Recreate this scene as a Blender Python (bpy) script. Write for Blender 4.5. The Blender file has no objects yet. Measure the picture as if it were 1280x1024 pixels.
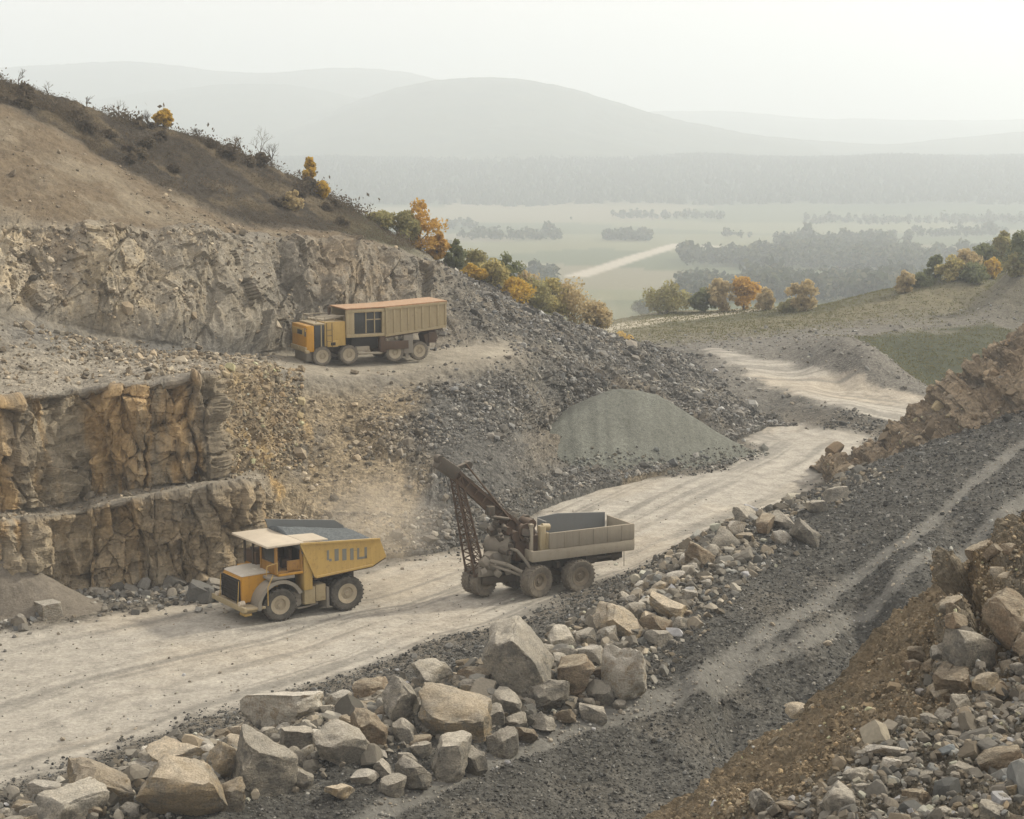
import bpy, bmesh, math, random
import numpy as np
from mathutils import Vector, Matrix

# ------------------------------------------------------------------ camera, sky, sun
SC = bpy.context.scene
F, CZ = 2300.0, 25.0; PITCH = math.atan(347 / F)      # focal length in photo pixels (1280 wide), eye height, tilt
SP, CP = math.sin(PITCH), math.cos(PITCH)
cam = bpy.data.cameras.new("camera"); cam_o = bpy.data.objects.new("camera", cam)
SC.collection.objects.link(cam_o)
cam.sensor_width = 36.0; cam.lens = 36.0 * F / 1280.0
cam.clip_start = 0.3; cam.clip_end = 20000.0
cam_o.location = (0, 0, CZ); cam_o.rotation_euler = (math.pi / 2 - PITCH, 0, 0)
SC.camera = cam_o

SUN_EL, SUN_AZ = math.radians(36), math.radians(62)    # azimuth from +Y (view direction) towards +X
world = bpy.data.worlds.new("World"); SC.world = world; world.use_nodes = True
wn, wl = world.node_tree.nodes, world.node_tree.links
bg = wn["Background"]
sky = wn.new("ShaderNodeTexSky"); sky.sky_type = 'NISHITA'; sky.sun_disc = False
sky.sun_elevation = SUN_EL; sky.sun_rotation = SUN_AZ
sky.air_density = 1.0; sky.dust_density = 6.0; sky.ozone_density = 1.0
# thin overcast veil in front of the blue: blend the sky with a pale cream cloud colour
veil = wn.new("ShaderNodeMix"); veil.data_type = 'RGBA'; veil.inputs[0].default_value = 0.86
veil.inputs[7].default_value = (13.0, 11.85, 10.9, 1)
wl.new(sky.outputs[0], veil.inputs[6]); wl.new(veil.outputs[2], bg.inputs[0])
bg.inputs[1].default_value = 0.1

sun = bpy.data.lights.new("sun", 'SUN'); sun.energy = 4.6; sun.angle = math.radians(4.0); sun.color = (1.0, 0.91, 0.76)
sun_o = bpy.data.objects.new("sun", sun); SC.collection.objects.link(sun_o)
to_sun = Vector((math.sin(SUN_AZ) * math.cos(SUN_EL), math.cos(SUN_AZ) * math.cos(SUN_EL), math.sin(SUN_EL)))
sun_o.rotation_euler = to_sun.to_track_quat('Z', 'Y').to_euler()
sun_o.location = (60, 40, 120)
vs = SC.view_settings
SC.display_settings.display_device = 'sRGB'
vs.view_transform = 'Standard'; vs.look = 'None'; vs.exposure = 0.0; vs.gamma = 1.0
SC.cycles.use_denoising = True
SC.cycles.volume_bounces = 4
SC.cycles.max_bounces = 6; SC.cycles.diffuse_bounces = 3; SC.cycles.glossy_bounces = 2; SC.cycles.transparent_max_bounces = 8

# ------------------------------------------------------------------ helpers
def at_z(px, py, z):
    u, v = (px - 640) / F, (py - 512) / F
    dx, dy, dz = u, CP - v * SP, -SP - v * CP
    t = (z - CZ) / dz
    return (dx * t, dy * t, z)

def depth_scale(py):
    """the layout was first measured with a wider lens; this turns its distances into those of the real one"""
    q = [-700 + 50 * k for k in range(50)]; q = [a for a in q if abs(a - 165) > 20]
    t = [math.tan(math.radians(14.2) + math.atan((a - 512) / 1372)) / math.tan(PITCH + math.atan((a - 512) / F)) for a in q]
    return np.interp(py, q, t)

def at_y(px, py, Y):
    return at_d(px, py, Y * depth_scale(py))

def at_d(px, py, Y):
    u, v = (px - 640) / F, (py - 512) / F
    dx, dy, dz = u, CP - v * SP, -SP - v * CP
    t = Y / dy
    return (dx * t, Y, CZ + dz * t)

def hash3(ix, iy, iz, seed):
    h = (ix.astype(np.uint32) * np.uint32(374761393) + iy.astype(np.uint32) * np.uint32(668265263)
         + iz.astype(np.uint32) * np.uint32(2147483647) + np.uint32(seed * 974711 % 4294967291))
    h = (h ^ (h >> np.uint32(13))) * np.uint32(1274126177)
    h = (h ^ (h >> np.uint32(15))) * np.uint32(2246822519)
    h = h ^ (h >> np.uint32(16))
    return h.astype(np.float32) / np.float32(4294967295.0)

def vnoise(P, seed=0):
    P = np.asarray(P, np.float32)
    i = np.floor(P); f = P - i; i = i.astype(np.int64)
    f = f * f * f * (f * (f * 6 - 15) + 10)
    r = 0
    for dx in (0, 1):
        wx = f[:, 0] if dx else 1 - f[:, 0]
        for dy in (0, 1):
            wy = f[:, 1] if dy else 1 - f[:, 1]
            for dz in (0, 1):
                wz = f[:, 2] if dz else 1 - f[:, 2]
                r = r + wx * wy * wz * hash3(i[:, 0] + dx, i[:, 1] + dy, i[:, 2] + dz, seed)
    return r * 2 - 1

def fbm(P, oct=4, seed=0, gain=0.5, ridged=False):
    P = np.asarray(P, np.float32); a, s, tot = 1.0, 0, 0
    for o in range(oct):
        n = vnoise(P, seed + o * 17)
        if ridged: n = 1 - 2 * np.abs(n)
        s = s + a * n; tot += a; a *= gain; P = P * 2.03 + 11.7
    return s / tot

def voro2(x, y, seed=0):
    """2-D cells: (random of the nearest cell, distance to the border)"""
    ix, iy = np.floor(x).astype(np.int64), np.floor(y).astype(np.int64)
    d1 = np.full(x.shape, 9.0); d2 = d1.copy(); rid = np.zeros(x.shape)
    z0 = np.zeros_like(ix)
    for dx in (-1, 0, 1):
        for dy in (-1, 0, 1):
            cx, cy = ix + dx, iy + dy
            jx = cx + .1 + .8 * hash3(cx, cy, z0, seed); jy = cy + .1 + .8 * hash3(cx, cy, z0 + 1, seed)
            d = np.hypot(x - jx, y - jy)
            r = hash3(cx, cy, z0 + 2, seed)
            new = d < d1
            d2 = np.where(new, d1, np.minimum(d2, d)); rid = np.where(new, r, rid); d1 = np.where(new, d, d1)
    return rid, d2 - d1

def facet(x, y, seed=0, tilt=1.5):
    """broken rock: every cell is a flat face of its own height and lean; also the distance to the border"""
    ix, iy = np.floor(x).astype(np.int64), np.floor(y).astype(np.int64)
    d1 = np.full(x.shape, 9.0); d2 = d1.copy(); val = np.zeros(x.shape); z0 = np.zeros_like(ix)
    for dx in (-1, 0, 1):
        for dy in (-1, 0, 1):
            cx, cy = ix + dx, iy + dy
            ox = x - (cx + .05 + .9 * hash3(cx, cy, z0, seed)); oy = y - (cy + .05 + .9 * hash3(cx, cy, z0 + 1, seed))
            d = np.hypot(ox, oy); new = d < d1
            v = hash3(cx, cy, z0 + 2, seed) - .5 + tilt * ((hash3(cx, cy, z0 + 3, seed) - .5) * ox + (hash3(cx, cy, z0 + 4, seed) - .5) * oy)
            d2 = np.where(new, d1, np.minimum(d2, d)); val = np.where(new, v, val); d1 = np.where(new, d, d1)
    return val, d2 - d1

def sstep(a, b, x):
    t = np.clip((x - a) / (b - a), 0, 1); return t * t * (3 - 2 * t)

def seg_dist(x, y, pts):
    best = np.full(x.shape, 1e9)
    for (ax, ay), (bx, by) in zip(pts[:-1], pts[1:]):
        vx, vy = bx - ax, by - ay
        t = np.clip(((x - ax) * vx + (y - ay) * vy) / (vx * vx + vy * vy + 1e-9), 0, 1)
        best = np.minimum(best, np.hypot(x - ax - t * vx, y - ay - t * vy))
    return best

def poly_sd(x, y, pts):
    """signed distance to a polygon, positive inside"""
    pts = list(pts); d = seg_dist(x, y, pts + pts[:1]); ins = np.zeros(x.shape, bool)
    for (ax, ay), (bx, by) in zip(pts, pts[1:] + pts[:1]):
        c = ((ay > y) != (by > y)) & (x < (bx - ax) * (y - ay) / (by - ay + 1e-12) + ax)
        ins ^= c
    return np.where(ins, d, -d)

def mk_mesh(name, V, Fc, mats=(), smooth=True, col=None, mi=None):
    me = bpy.data.meshes.new(name)
    V = np.ascontiguousarray(V, np.float32); Fc = np.ascontiguousarray(Fc, np.int32)
    n, k = Fc.shape
    me.vertices.add(len(V)); me.vertices.foreach_set("co", V.ravel())
    me.loops.add(n * k); me.loops.foreach_set("vertex_index", Fc.ravel())
    me.polygons.add(n)
    me.polygons.foreach_set("loop_start", np.arange(0, n * k, k, dtype=np.int32))
    me.polygons.foreach_set("loop_total", np.full(n, k, np.int32))
    me.polygons.foreach_set("use_smooth", np.full(n, smooth, bool))
    if mi is not None: me.polygons.foreach_set("material_index", np.ascontiguousarray(mi, np.int32))
    for m in mats: me.materials.append(m)
    me.update(calc_edges=True)
    if col is not None:
        a = me.color_attributes.new("Col", 'FLOAT_COLOR', 'POINT')
        a.data.foreach_set("color", np.ascontiguousarray(col, np.float32).ravel())
    return me

def link(name, me, parent=None, loc=None):
    o = bpy.data.objects.new(name, me); SC.collection.objects.link(o)
    if parent is not None: o.parent = parent
    if loc is not None: o.location = loc
    return o

def struct(name, me):
    o = link(name, me); o["kind"] = "structure"; return o

def stuff(name, me, label=None):
    o = link(name, me); o["kind"] = "stuff"
    if label: o["label"] = label; o["category"] = name.replace("_", " ")
    return o

def tag(o, label, cat, group=None):
    o["label"] = label; o["category"] = cat
    if group: o["group"] = group
    return o

def empty(name, loc, rz=0.0):
    o = bpy.data.objects.new(name, None); SC.collection.objects.link(o)
    o.location = loc; o.rotation_euler = (0, 0, rz); o.empty_display_size = 0.3
    return o

def grid_faces(nr, nc):
    i = np.arange(nr - 1)[:, None] * nc + np.arange(nc - 1)[None, :]
    return np.stack([i, i + 1, i + nc + 1, i + nc], -1).reshape(-1, 4)

# ------------------------------------------------------------------ materials
class NT:
    def __init__(self, name):
        self.m = bpy.data.materials.new(name); self.m.use_nodes = True
        self.t = self.m.node_tree; self.b = self.t.nodes["Principled BSDF"]
        self.b.inputs["Roughness"].default_value = 0.9
        self.b.inputs["Specular IOR Level"].default_value = 0.25
    def n(self, typ, **kw):
        n = self.t.nodes.new("ShaderNode" + typ)
        for k, v in kw.items(): setattr(n, k, v)
        return n
    def l(self, a, b): self.t.links.new(a, b)
    def coord(self): return self.n("TexCoord").outputs["Object"]
    def noise(self, vec, scale, detail=6, rough=0.6, dist=0.0):
        n = self.n("TexNoise"); n.inputs["Scale"].default_value = scale; n.inputs["Detail"].default_value = detail
        n.inputs["Roughness"].default_value = rough; n.inputs["Distortion"].default_value = dist
        self.l(vec, n.inputs["Vector"]); return n.outputs["Fac"]
    def rng(self, v, a, b, c, d):
        n = self.n("MapRange"); n.inputs[1].default_value = a; n.inputs[2].default_value = b
        n.inputs[3].default_value = c; n.inputs[4].default_value = d
        self.l(v, n.inputs[0]); return n.outputs[0]
    def math(self, op, a, b=None):
        n = self.n("Math", operation=op)
        for i, v in enumerate((a, b)):
            if v is None: continue
            if isinstance(v, (int, float)): n.inputs[i].default_value = v
            else: self.l(v, n.inputs[i])
        return n.outputs[0]
    def mix(self, fac, a, b, mode='MIX'):
        n = self.n("Mix", data_type='RGBA', blend_type=mode)
        for i, v in ((0, fac), (6, a), (7, b)):
            if isinstance(v, (int, float)): n.inputs[i].default_value = v
            elif isinstance(v, tuple): n.inputs[i].default_value = (*v, 1)
            else: self.l(v, n.inputs[i])
        return n.outputs[2]
    def scale(self, col, fac):
        n = self.n("VectorMath", operation='SCALE'); self.l(col, n.inputs[0])
        if isinstance(fac, (int, float)): n.inputs[3].default_value = fac
        else: self.l(fac, n.inputs[3])
        return n.outputs[0]
    def stretch(self, vec, sx, sy, sz):
        n = self.n("Mapping"); n.inputs["Scale"].default_value = (sx, sy, sz); self.l(vec, n.inputs[0]); return n.outputs[0]
    def bump(self, h, strength=0.5, dist=0.1):
        n = self.n("Bump"); n.inputs["Strength"].default_value = strength; n.inputs["Distance"].default_value = dist
        self.l(h, n.inputs["Height"])
        if self.b.inputs["Normal"].is_linked: self.l(self.b.inputs["Normal"].links[0].from_socket, n.inputs["Normal"])
        self.l(n.outputs[0], self.b.inputs["Normal"])
    def base(self, c):
        if isinstance(c, tuple): self.b.inputs["Base Color"].default_value = (*c, 1)
        else: self.l(c, self.b.inputs["Base Color"])

def terrain_mat(name, s=1.0, bump=0.6, contrast=1.0, cell=7.0):
    """base colour = the Col attribute, broken up by noise; Col alpha = how stony the ground is there"""
    t = NT(name); v = t.coord()
    a = t.n("Attribute"); a.attribute_name = "Col"
    n1 = t.noise(v, 0.9 * s, 9, 0.68); n2 = t.noise(v, 5.0 * s, 6, 0.7)
    f = t.math('MULTIPLY', t.rng(n1, .3, .7, 1 - .28 * contrast, 1 + .26 * contrast), t.rng(n2, .25, .75, 1 - .3 * contrast, 1 + .3 * contrast))
    vo = t.n("TexVoronoi"); vo.inputs["Scale"].default_value = cell; vo.inputs["Randomness"].default_value = 1
    t.l(v, vo.inputs["Vector"])
    sep = t.n("SeparateColor"); t.l(vo.outputs["Color"], sep.inputs[0])
    g = t.rng(sep.outputs[0], 0, 1, .62, 1.45)
    gm = t.n("Mix", data_type='FLOAT'); t.l(a.outputs["Alpha"], gm.inputs[0]); gm.inputs[2].default_value = 1.0; t.l(g, gm.inputs[3])
    f = t.math('MULTIPLY', f, gm.outputs[0])
    t.base(t.scale(a.outputs["Color"], t.math('MULTIPLY', f, .84)))
    h = t.math('MULTIPLY', t.math('SUBTRACT', 1.0, vo.outputs["Distance"]), a.outputs["Alpha"])
    t.bump(h, bump, 0.08)
    t.bump(t.noise(v, 3.0 * s, 8, 0.72), bump, 0.22)
    t.b.inputs["Roughness"].default_value = 0.95; t.b.inputs["Specular IOR Level"].default_value = 0.12
    return t.m
# ------------------------------------------------------------------ the ground: one sheet from under the camera to the far hills
DS = 1.66
# control points: (photo x, photo y, height) seen from the camera, or ('Y', photo x, distance, height)
CTRL = []
for p in [(-500,830),(-500,1000),(-250,900),(-120,800),(0,800),(0,880),(-60,960),(100,900),(200,850),(300,800),(400,830),(200,780),(400,770),(500,790),(540,785),(500,720),
          (600,740),(700,700),(640,690),(740,700),(760,660),(820,640),(820,670),(900,610),(880,640),(950,590),(1000,575),(1040,570),(1000,545),(1060,548),
          (900,585),(960,560),(120,735),(0,755),(-200,770),(300,730),(450,700),(560,690),(700,630),(800,600),(1095,547)]:
    CTRL.append(at_z(*p, 0.0))
for x, y, z in [(-120,1070,.2),(30,990,.2),(120,950,.2),(200,918,.2),(290,890,.2),(380,868,.2),(470,838,.2),(560,808,.25),(640,778,.25),(720,742,.25),(790,715,.3),
                # crest of the rock berm
                (-60,1120,1.2),(100,1010,1.2),(250,950,1.3),(400,900,1.4),(500,868,1.4),(600,835,1.5),(700,795,1.6),(780,752,1.8),(830,708,2.2),(870,676,2.6),
                (930,645,2.7),(1000,622,2.9),(1060,592,3.3),(1130,565,4.3),(1200,542,5.6),(1280,515,7.3),(1400,478,9.2),(1600,430,12),
                # lane behind the berm
                (100,1150,.4),(300,1095,.3),(450,1025,.2),(500,1003,.25),(600,962,.3),(650,942,.3),(800,880,.5),(850,858,.7),(900,838,.9),(950,812,1.2),(1000,775,1.7),(1100,710,2.8),(1200,640,4.2),
                (1280,590,5.4),(1400,525,7.5),(1600,480,10),
                (880,862,.7),(1004,803,1.3),(1112,745,2.2),(1178,708,2.9),(1253,650,4.1),(1400,570,6.2),
                # the bank below the lane and the trough at its foot
                (560,1010,-.1),(700,960,-.3),(800,930,-.5),(900,910,-.9),(1000,870,-.5),(1100,800,.4),(1200,730,1.7),(1300,660,3.4),
                (700,1040,-1.2),(850,1005,-1.7),(930,962,-1.8),(1020,930,-1.2),(1150,850,.2),
                (1000,1000,-2),(800,1100,-2.2),(400,1150,-1.5),(1250,800,1.0),(1400,700,3),(1100,1000,-1.5),
                # grey slope, upper pale road and the spur beyond
                (960,526,.1),(1000,529,.1),(1050,541,.1),(890,452,2.2),(930,468,2.0),(1000,492,1.6),(1060,509,1.2),(1120,526,.6),
                (885,438,2.6),(960,449,2.3),(1050,471,1.8),(1000,458,2.1),(1090,483,1.4),(1130,493,.9),(1160,500,.6),(1010,436,3.4),(1050,433,4.2),(1085,447,3.6),(1125,472,2.0),(1165,491,.8),
                # the hollow and the meadow
                (1060,419,2.6),(1110,416,2.7),(1150,413,2.8),(1210,408,3.0),(1280,398,3.3),(1400,380,4.0),
                (1000,402,2.0),(900,404,1.2),(820,412,.8),(1100,387,3.3),(1200,378,4.0),(1280,370,4.6),(1200,350,6.2),(1280,336,8.2),(1150,360,5.2),(1100,366,4.4),(1020,385,2.3),(960,386,1.5),(850,394,.8),(770,404,.4),
                (900,425,1.6),(960,428,2.2),(820,434,.9),(1400,325,10.5),(1550,300,14)]:
    CTRL.append(at_z(x, y, z))
VS = 1.5                                             # the valley lies that much farther off
for x, y, Y in [(1085,428,200),(1130,428,201),(1190,426,202),(1250,424,203),(1320,420,205),(1120,452,194),(1180,452,194),(1240,450,195),(1310,446,197),(1160,484,185),(1210,484,186),(1270,482,187),(1340,478,188)]: CTRL.append(at_d(x, y, Y))
for x, y, Y in [(780,398,256),(834,388.5,257),(870,388,258),(905,387,258),(960,384.5,258),(1003,386,256),(1060,374,254),(1105,363.5,250),(1150,356,248),(1205,345,248),(1245,338,250),(1280,333,250),(1330,326,252)]: CTRL.append(at_d(x, y, Y))
def YP(px, Y, z):
    Y *= DS
    if Y > 500: Y *= VS; z = CZ - (CZ - z) * VS
    return ((px - 640) / F * Y / CP, Y, z)
# road-side foot of the far berm, hidden behind its crest
for (x, y, z) in [(870,676,2.6),(930,645,2.7),(1000,622,2.9),(1060,592,3.3),(1130,565,4.3)]:
    p = at_z(x, y, z); CTRL.append((p[0] - 3.0, p[1] + 5.5, 0.0))
for px, Y, z in [(1130,88,.2),(1200,90,.2),(1280,92,0),(1400,95,0),(1600,95,2),(1200,100,-.5),(1350,105,-1),
                 (-500,60,-.5),(0,75,-1),(200,80,-1),(400,90,-1),(600,100,-1),(700,110,-.5),(760,125,0),(-300,100,-1),(0,120,-2),(300,130,-2),(550,135,-1.5),(-600,150,-2),
                 (640,12,-2),(0,12,-2),(1280,12,-2),(-500,14,-2),(1800,14,-2),(640,24,-2),(1200,24,-2),(0,26,-1),
                 (900,225,-16),(1000,225,-16),(700,215,-16),(780,220,-16),(1100,225,-13),(1200,225,-5),(1300,235,-1),(1500,250,3),(600,220,-16),(400,240,-16),(0,260,-10),(-400,260,-10)]:
    CTRL.append(YP(px, Y, z))
for px in range(-500, 1801, 230):
    hump = 3.0 * math.sin(px * 0.011)
    CTRL += [YP(px, 380, -27), YP(px, 560, -32 + .5 * hump), YP(px, 900, -35), YP(px, 1240, -1 + hump), YP(px, 1480, -18), YP(px, 2300, -16), YP(px, 4200, -22)]
CT = np.array(CTRL)

def warp(x, y): return np.stack([x / y * 1.6 * DS, np.log(y)], -1)
class RBF:
    def __init__(s, P):
        s.c = warp(P[:, 0], P[:, 1]); n = len(P)
        D = np.sqrt(((s.c[:, None] - s.c[None]) ** 2).sum(-1) + 4e-4)
        A = np.zeros((n + 3, n + 3)); A[:n, :n] = -D + np.eye(n) * 2e-4
        A[:n, n] = 1; A[:n, n+1:] = s.c; A[n, :n] = 1; A[n+1:, :n] = s.c.T
        s.w = np.linalg.solve(A, np.r_[P[:, 2], 0, 0, 0]); s.n = n
    def __call__(s, x, y):
        q = warp(x, y); out = s.w[s.n] + q @ s.w[s.n+1:]
        for i in range(s.n): out = out - s.w[i] * np.sqrt((q[:, 0] - s.c[i, 0]) ** 2 + (q[:, 1] - s.c[i, 1]) ** 2 + 4e-4)
        return out
ground_rbf = RBF(CT)

def W2(pts, z): return [at_z(x, y, z)[:2] for x, y in pts]
ROAD = W2([(-400,850),(-200,815),(0,793),(150,768),(270,752),(400,728),(520,702),(600,682),(650,652),(690,626),(745,609),(811,599),(880,594),(918,586),(938,562),(952,532),(1000,532),(1050,540),(1097,547),
           (1065,578),(1010,612),(930,655),(850,695),(740,740),(620,788),(560,798),(480,832),(380,862),(250,900),(150,938),(0,980),(-200,1065),(-400,1120)], 0.0)
ROAD_UP = [at_z(*p)[:2] for p in [(884,436,2.5),(900,451,2.2),(930,468,2.0),(1000,492,1.6),(1060,509,1.2),(1125,527,.6),(1180,536,.3),(1180,503,.5),(1130,493,.9),(1090,483,1.4),(1050,471,1.8),(1000,458,2.1),(960,449,2.3),(920,440,2.5)]]
HOLLOW = [at_d(*p)[:2] for p in [(1036,420,203),(1070,418,204),(1110,415,206),(1150,412,207),(1210,408,209),(1300,398,214),(1400,390,216),(1400,500,180),(1250,500,178),(1160,494,180),(1120,470,186),(1075,442,193)]]
PATH_FAR = W2([(700,416),(760,405),(850,397),(930,391),(985,384)], 1.0)
ROAD_VAL = [at_z(722,344,-55)[:2], at_z(790,323,-58)[:2], at_z(850,305,-61)[:2], at_z(960,312,-60)[:2]]
def ground_z(x, y):
    """height of the ground without its fine roughness"""
    x = np.atleast_1d(np.asarray(x, float)); y = np.atleast_1d(np.asarray(y, float))
    return ground_rbf(x, y)

def hit(px, py, zfun=None, lo=20.0, hi=660.0):
    """the first point of the ground seen through a photo pixel"""
    u, v = (px - 640) / F, (py - 512) / F
    Ys = np.exp(np.linspace(math.log(lo), math.log(hi), 3000)); t = Ys / (CP - v * SP)
    xs, zs = u * t, CZ + (-SP - v * CP) * t
    d = zs - (zfun or gz)(xs, Ys)
    i = int(np.argmax(d <= 0)) if (d <= 0).any() else len(Ys) - 1
    return (float(xs[i]), float(Ys[i]), float(zs[i]))

def on_ground(pts): return [hit(x, y, ground_z)[:2] for x, y in pts]
LANE = on_ground([(330,1100),(480,1013),(560,972),(650,934),(720,906),(800,876),(880,846)])
LANE_A = LANE[-1:] + on_ground([(940,826),(1004,800),(1060,769),(1112,738),(1178,696),(1253,641),(1300,605),(1400,530)])
LANE_B = LANE[-1:] + on_ground([(921,815),(980,778),(1045,735),(1128,679),(1211,608),(1262,566),(1330,520)])

UA = 0.58
def build_ground():
    nc, nr = 1150, 900
    ua = np.linspace(-UA, UA, nc)
    ya = np.exp(np.concatenate([np.linspace(math.log(21), math.log(50), 90)[:-1], np.linspace(math.log(50), math.log(250), 640)[:-1], np.linspace(math.log(250), math.log(9500), nr - 728)]))
    nr = len(ya)
    Y = np.repeat(ya, nc); X = np.tile(ua, nr) * Y
    Z = np.zeros_like(X)
    for k in range(0, len(X), 200000): Z[k:k+200000] = ground_z(X[k:k+200000], Y[k:k+200000])
    P = np.stack([X, Y, Z * 0], -1)
    wob = 1.1 * vnoise(P * .35, 5) + .5 * vnoise(P * 1.3, 6)
    near = Y < 430; Yo = Y / DS
    r = np.full(X.shape, -50.0); ru = r.copy(); ln = np.full(X.shape, 50.0); pf = ln.copy(); rv = np.full(X.shape, 500.0)
    r[near] = poly_sd(X[near], Y[near], ROAD); ru[near] = poly_sd(X[near], Y[near], ROAD_UP)
    ln[near] = np.minimum(np.minimum(seg_dist(X[near], Y[near], LANE) - .22, seg_dist(X[near], Y[near], LANE_A)), seg_dist(X[near], Y[near], LANE_B))
    pf[near] = seg_dist(X[near], Y[near], PATH_FAR); far = Y > 260
    rv[far] = seg_dist(X[far], Y[far], ROAD_VAL)
    road = sstep(-.9, .9, r + wob * .8); roadu = sstep(-.8, .8, ru + wob * .8)
    lane = 1 - sstep(.22, .62, ln + .13 * wob)
    path = 1 - sstep(2.2, 3.8, pf + .8 * wob); vroad = 1 - sstep(5.0, 9.0, rv)
    lev = np.clip(road + roadu, 0, 1)
    # fine relief
    pit = sstep(150, 110, Yo + .25 * X)
    amp = .02 + pit * (.17 * (1 - lev) * (1 - .8 * lane))
    rough = fbm(P * .9, 5, 31, .6) * amp
    # wheel ruts running along the haul road
    al = (X * .51 + Y * .86); ac = np.full(X.shape, 50.0)
    ac[near] = seg_dist(X[near], Y[near], ROAD[17:])
    ac = ac + 1.2 * vnoise(np.stack([al * .035, ac * .1, ac * 0], -1), 44)
    streak = .6 * fbm(np.stack([al * .035, ac * .55, 0 * al], -1), 4, 71, .6) + .6 * fbm(np.stack([al * .02, ac * 1.7, 0 * al], -1), 3, 72, .6)
    rough = rough + road * (.05 * streak + .03 * fbm(P * 2.2, 3, 9))
    rough = rough - lane * .10
    Z = Z + rough + np.where(Y > 480, 1.2 * fbm(P * .012, 4, 3), 0)
    # ---- colours of the bare ground
    def c(*v): return np.array(v)[None, :]
    big = fbm(P * .12, 4, 12); mid = fbm(P * .5, 4, 13)
    pale = c(.425, .40, .345) * (1 + .10 * big + .0 * mid)[:, None]
    tanr = c(.43, .37, .28)
    roadc = pale + (tanr - pale) * sstep(-.1, .5, fbm(P * .07 + 4, 3, 15) + .5 * streak)[:, None] * .55
    greyr = c(.26, .25, .22)
    roadc = roadc + (greyr * .9 - roadc) * (sstep(.0, .35, streak + .25 * big) * .75)[:, None]
    grav = c(.083, .081, .072) * (1 + .28 * big + .22 * mid)[:, None]
    warmg = c(.165, .148, .118)
    bermw = sstep(-6.0, .2, r + wob) * (1 - road)                       # warm dusty shoulder beside the road
    gcol = grav + (warmg - grav) * (np.clip(bermw * .85 + .35 * sstep(.1, .6, mid), 0, 1))[:, None]
    up = sstep(88, 98, Yo - .2 * X) * sstep(150, 120, Yo)
    gcol = gcol + (c(.19, .18, .155) - gcol) * (up * .8)[:, None]
    col = gcol + (roadc - gcol) * lev[:, None]
    col = col + (c(.205, .20, .178) - col) * (lane * .75 * (1 - lev))[:, None]
    alpha = (1 - lev) * (1 - .75 * lane)
    # ---- grass of the meadow and the hollow
    g = sstep(118, 134, Yo - .12 * X + 3 * mid) 
    hol = np.zeros_like(X); hol[near] = sstep(-1.5, 2.0, poly_sd(X[near], Y[near], HOLLOW) + 1.5 * wob[near])
    g = np.clip(np.maximum(g, hol), 0, 1) * (1 - roadu)
    gr1, gr2, gr3 = c(.115, .113, .07), c(.19, .172, .11), c(.07, .08, .05)
    band = fbm(np.stack([X * .02, Yo * .11, 0 * X], -1), 4, 88)
    grass = gr1 + (gr2 - gr1) * sstep(-.15, .35, band)[:, None]
    grass = grass + (gr3 - grass) * (np.clip(hol + sstep(.1, .5, -band), 0, 1) * .9)[:, None]
    col = col + (grass - col) * g[:, None]; alpha = alpha * (1 - .9 * g)
    col = col + (c(.46, .42, .33) - col) * (path * .9)[:, None]
    # ---- fields of the valley
    fr, fe = voro2(X / 260 + .4 * Y / 700, Y / 240, 7)
    fcol = .86 * np.where((fr < .34)[:, None], c(.21, .215, .12), np.where((fr < .62)[:, None], c(.13, .15, .08), np.where((fr < .82)[:, None], c(.24, .22, .14), c(.09, .115, .06))))
    fv = sstep(240, 330, Yo); Yo = np.where(Yo > 300, Yo / VS, Yo); Pv = P / np.array([VS, VS, 1])
    col = col + (fcol - col) * fv[:, None]
    wood = sstep(890, 930, Yo + 25 * vnoise(Pv * .012, 61)) * sstep(1480, 1400, Yo)
    col = col + (c(.035, .05, .03) - col) * wood[:, None]
    col = col + (c(.45, .41, .33) - col) * (vroad * fv)[:, None]
    V = np.stack([X, Y, Z], -1)
    me = mk_mesh("ground", V, grid_faces(nr, nc), [terrain_mat("ground_surface", 1.0, .55, 1.0, 6.5)], True, np.c_[np.clip(col, .01, .9), alpha])
    struct("ground", me)
    sel = dict(X=X, Y=Y, Z=Z, road=lev, lane=lane, grass=g, berm=bermw, nr=nr, nc=nc)
    return sel
G = build_ground()

def gz(x, y):
    """height of the finished ground mesh (bilinear in its own grid)"""
    x = np.atleast_1d(np.asarray(x, float)); y = np.atleast_1d(np.asarray(y, float))
    nr, nc = G['nr'], G['nc']
    ya = G['Y'].reshape(nr, nc)[:, 0]; Zg = G['Z'].reshape(nr, nc)
    r = np.clip(np.searchsorted(ya, y) - 1, 0, nr - 2); fr = np.clip((y - ya[r]) / (ya[r+1] - ya[r]), 0, 1)
    cc = np.clip((x / y + UA) / (2 * UA) * (nc - 1), 0, nc - 1.001); k = cc.astype(int); fc = cc - k
    z0 = Zg[r, k] * (1 - fc) + Zg[r, k+1] * fc; z1 = Zg[r+1, k] * (1 - fc) + Zg[r+1, k+1] * fc
    return z0 * (1 - fr) + z1 * fr

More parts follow.
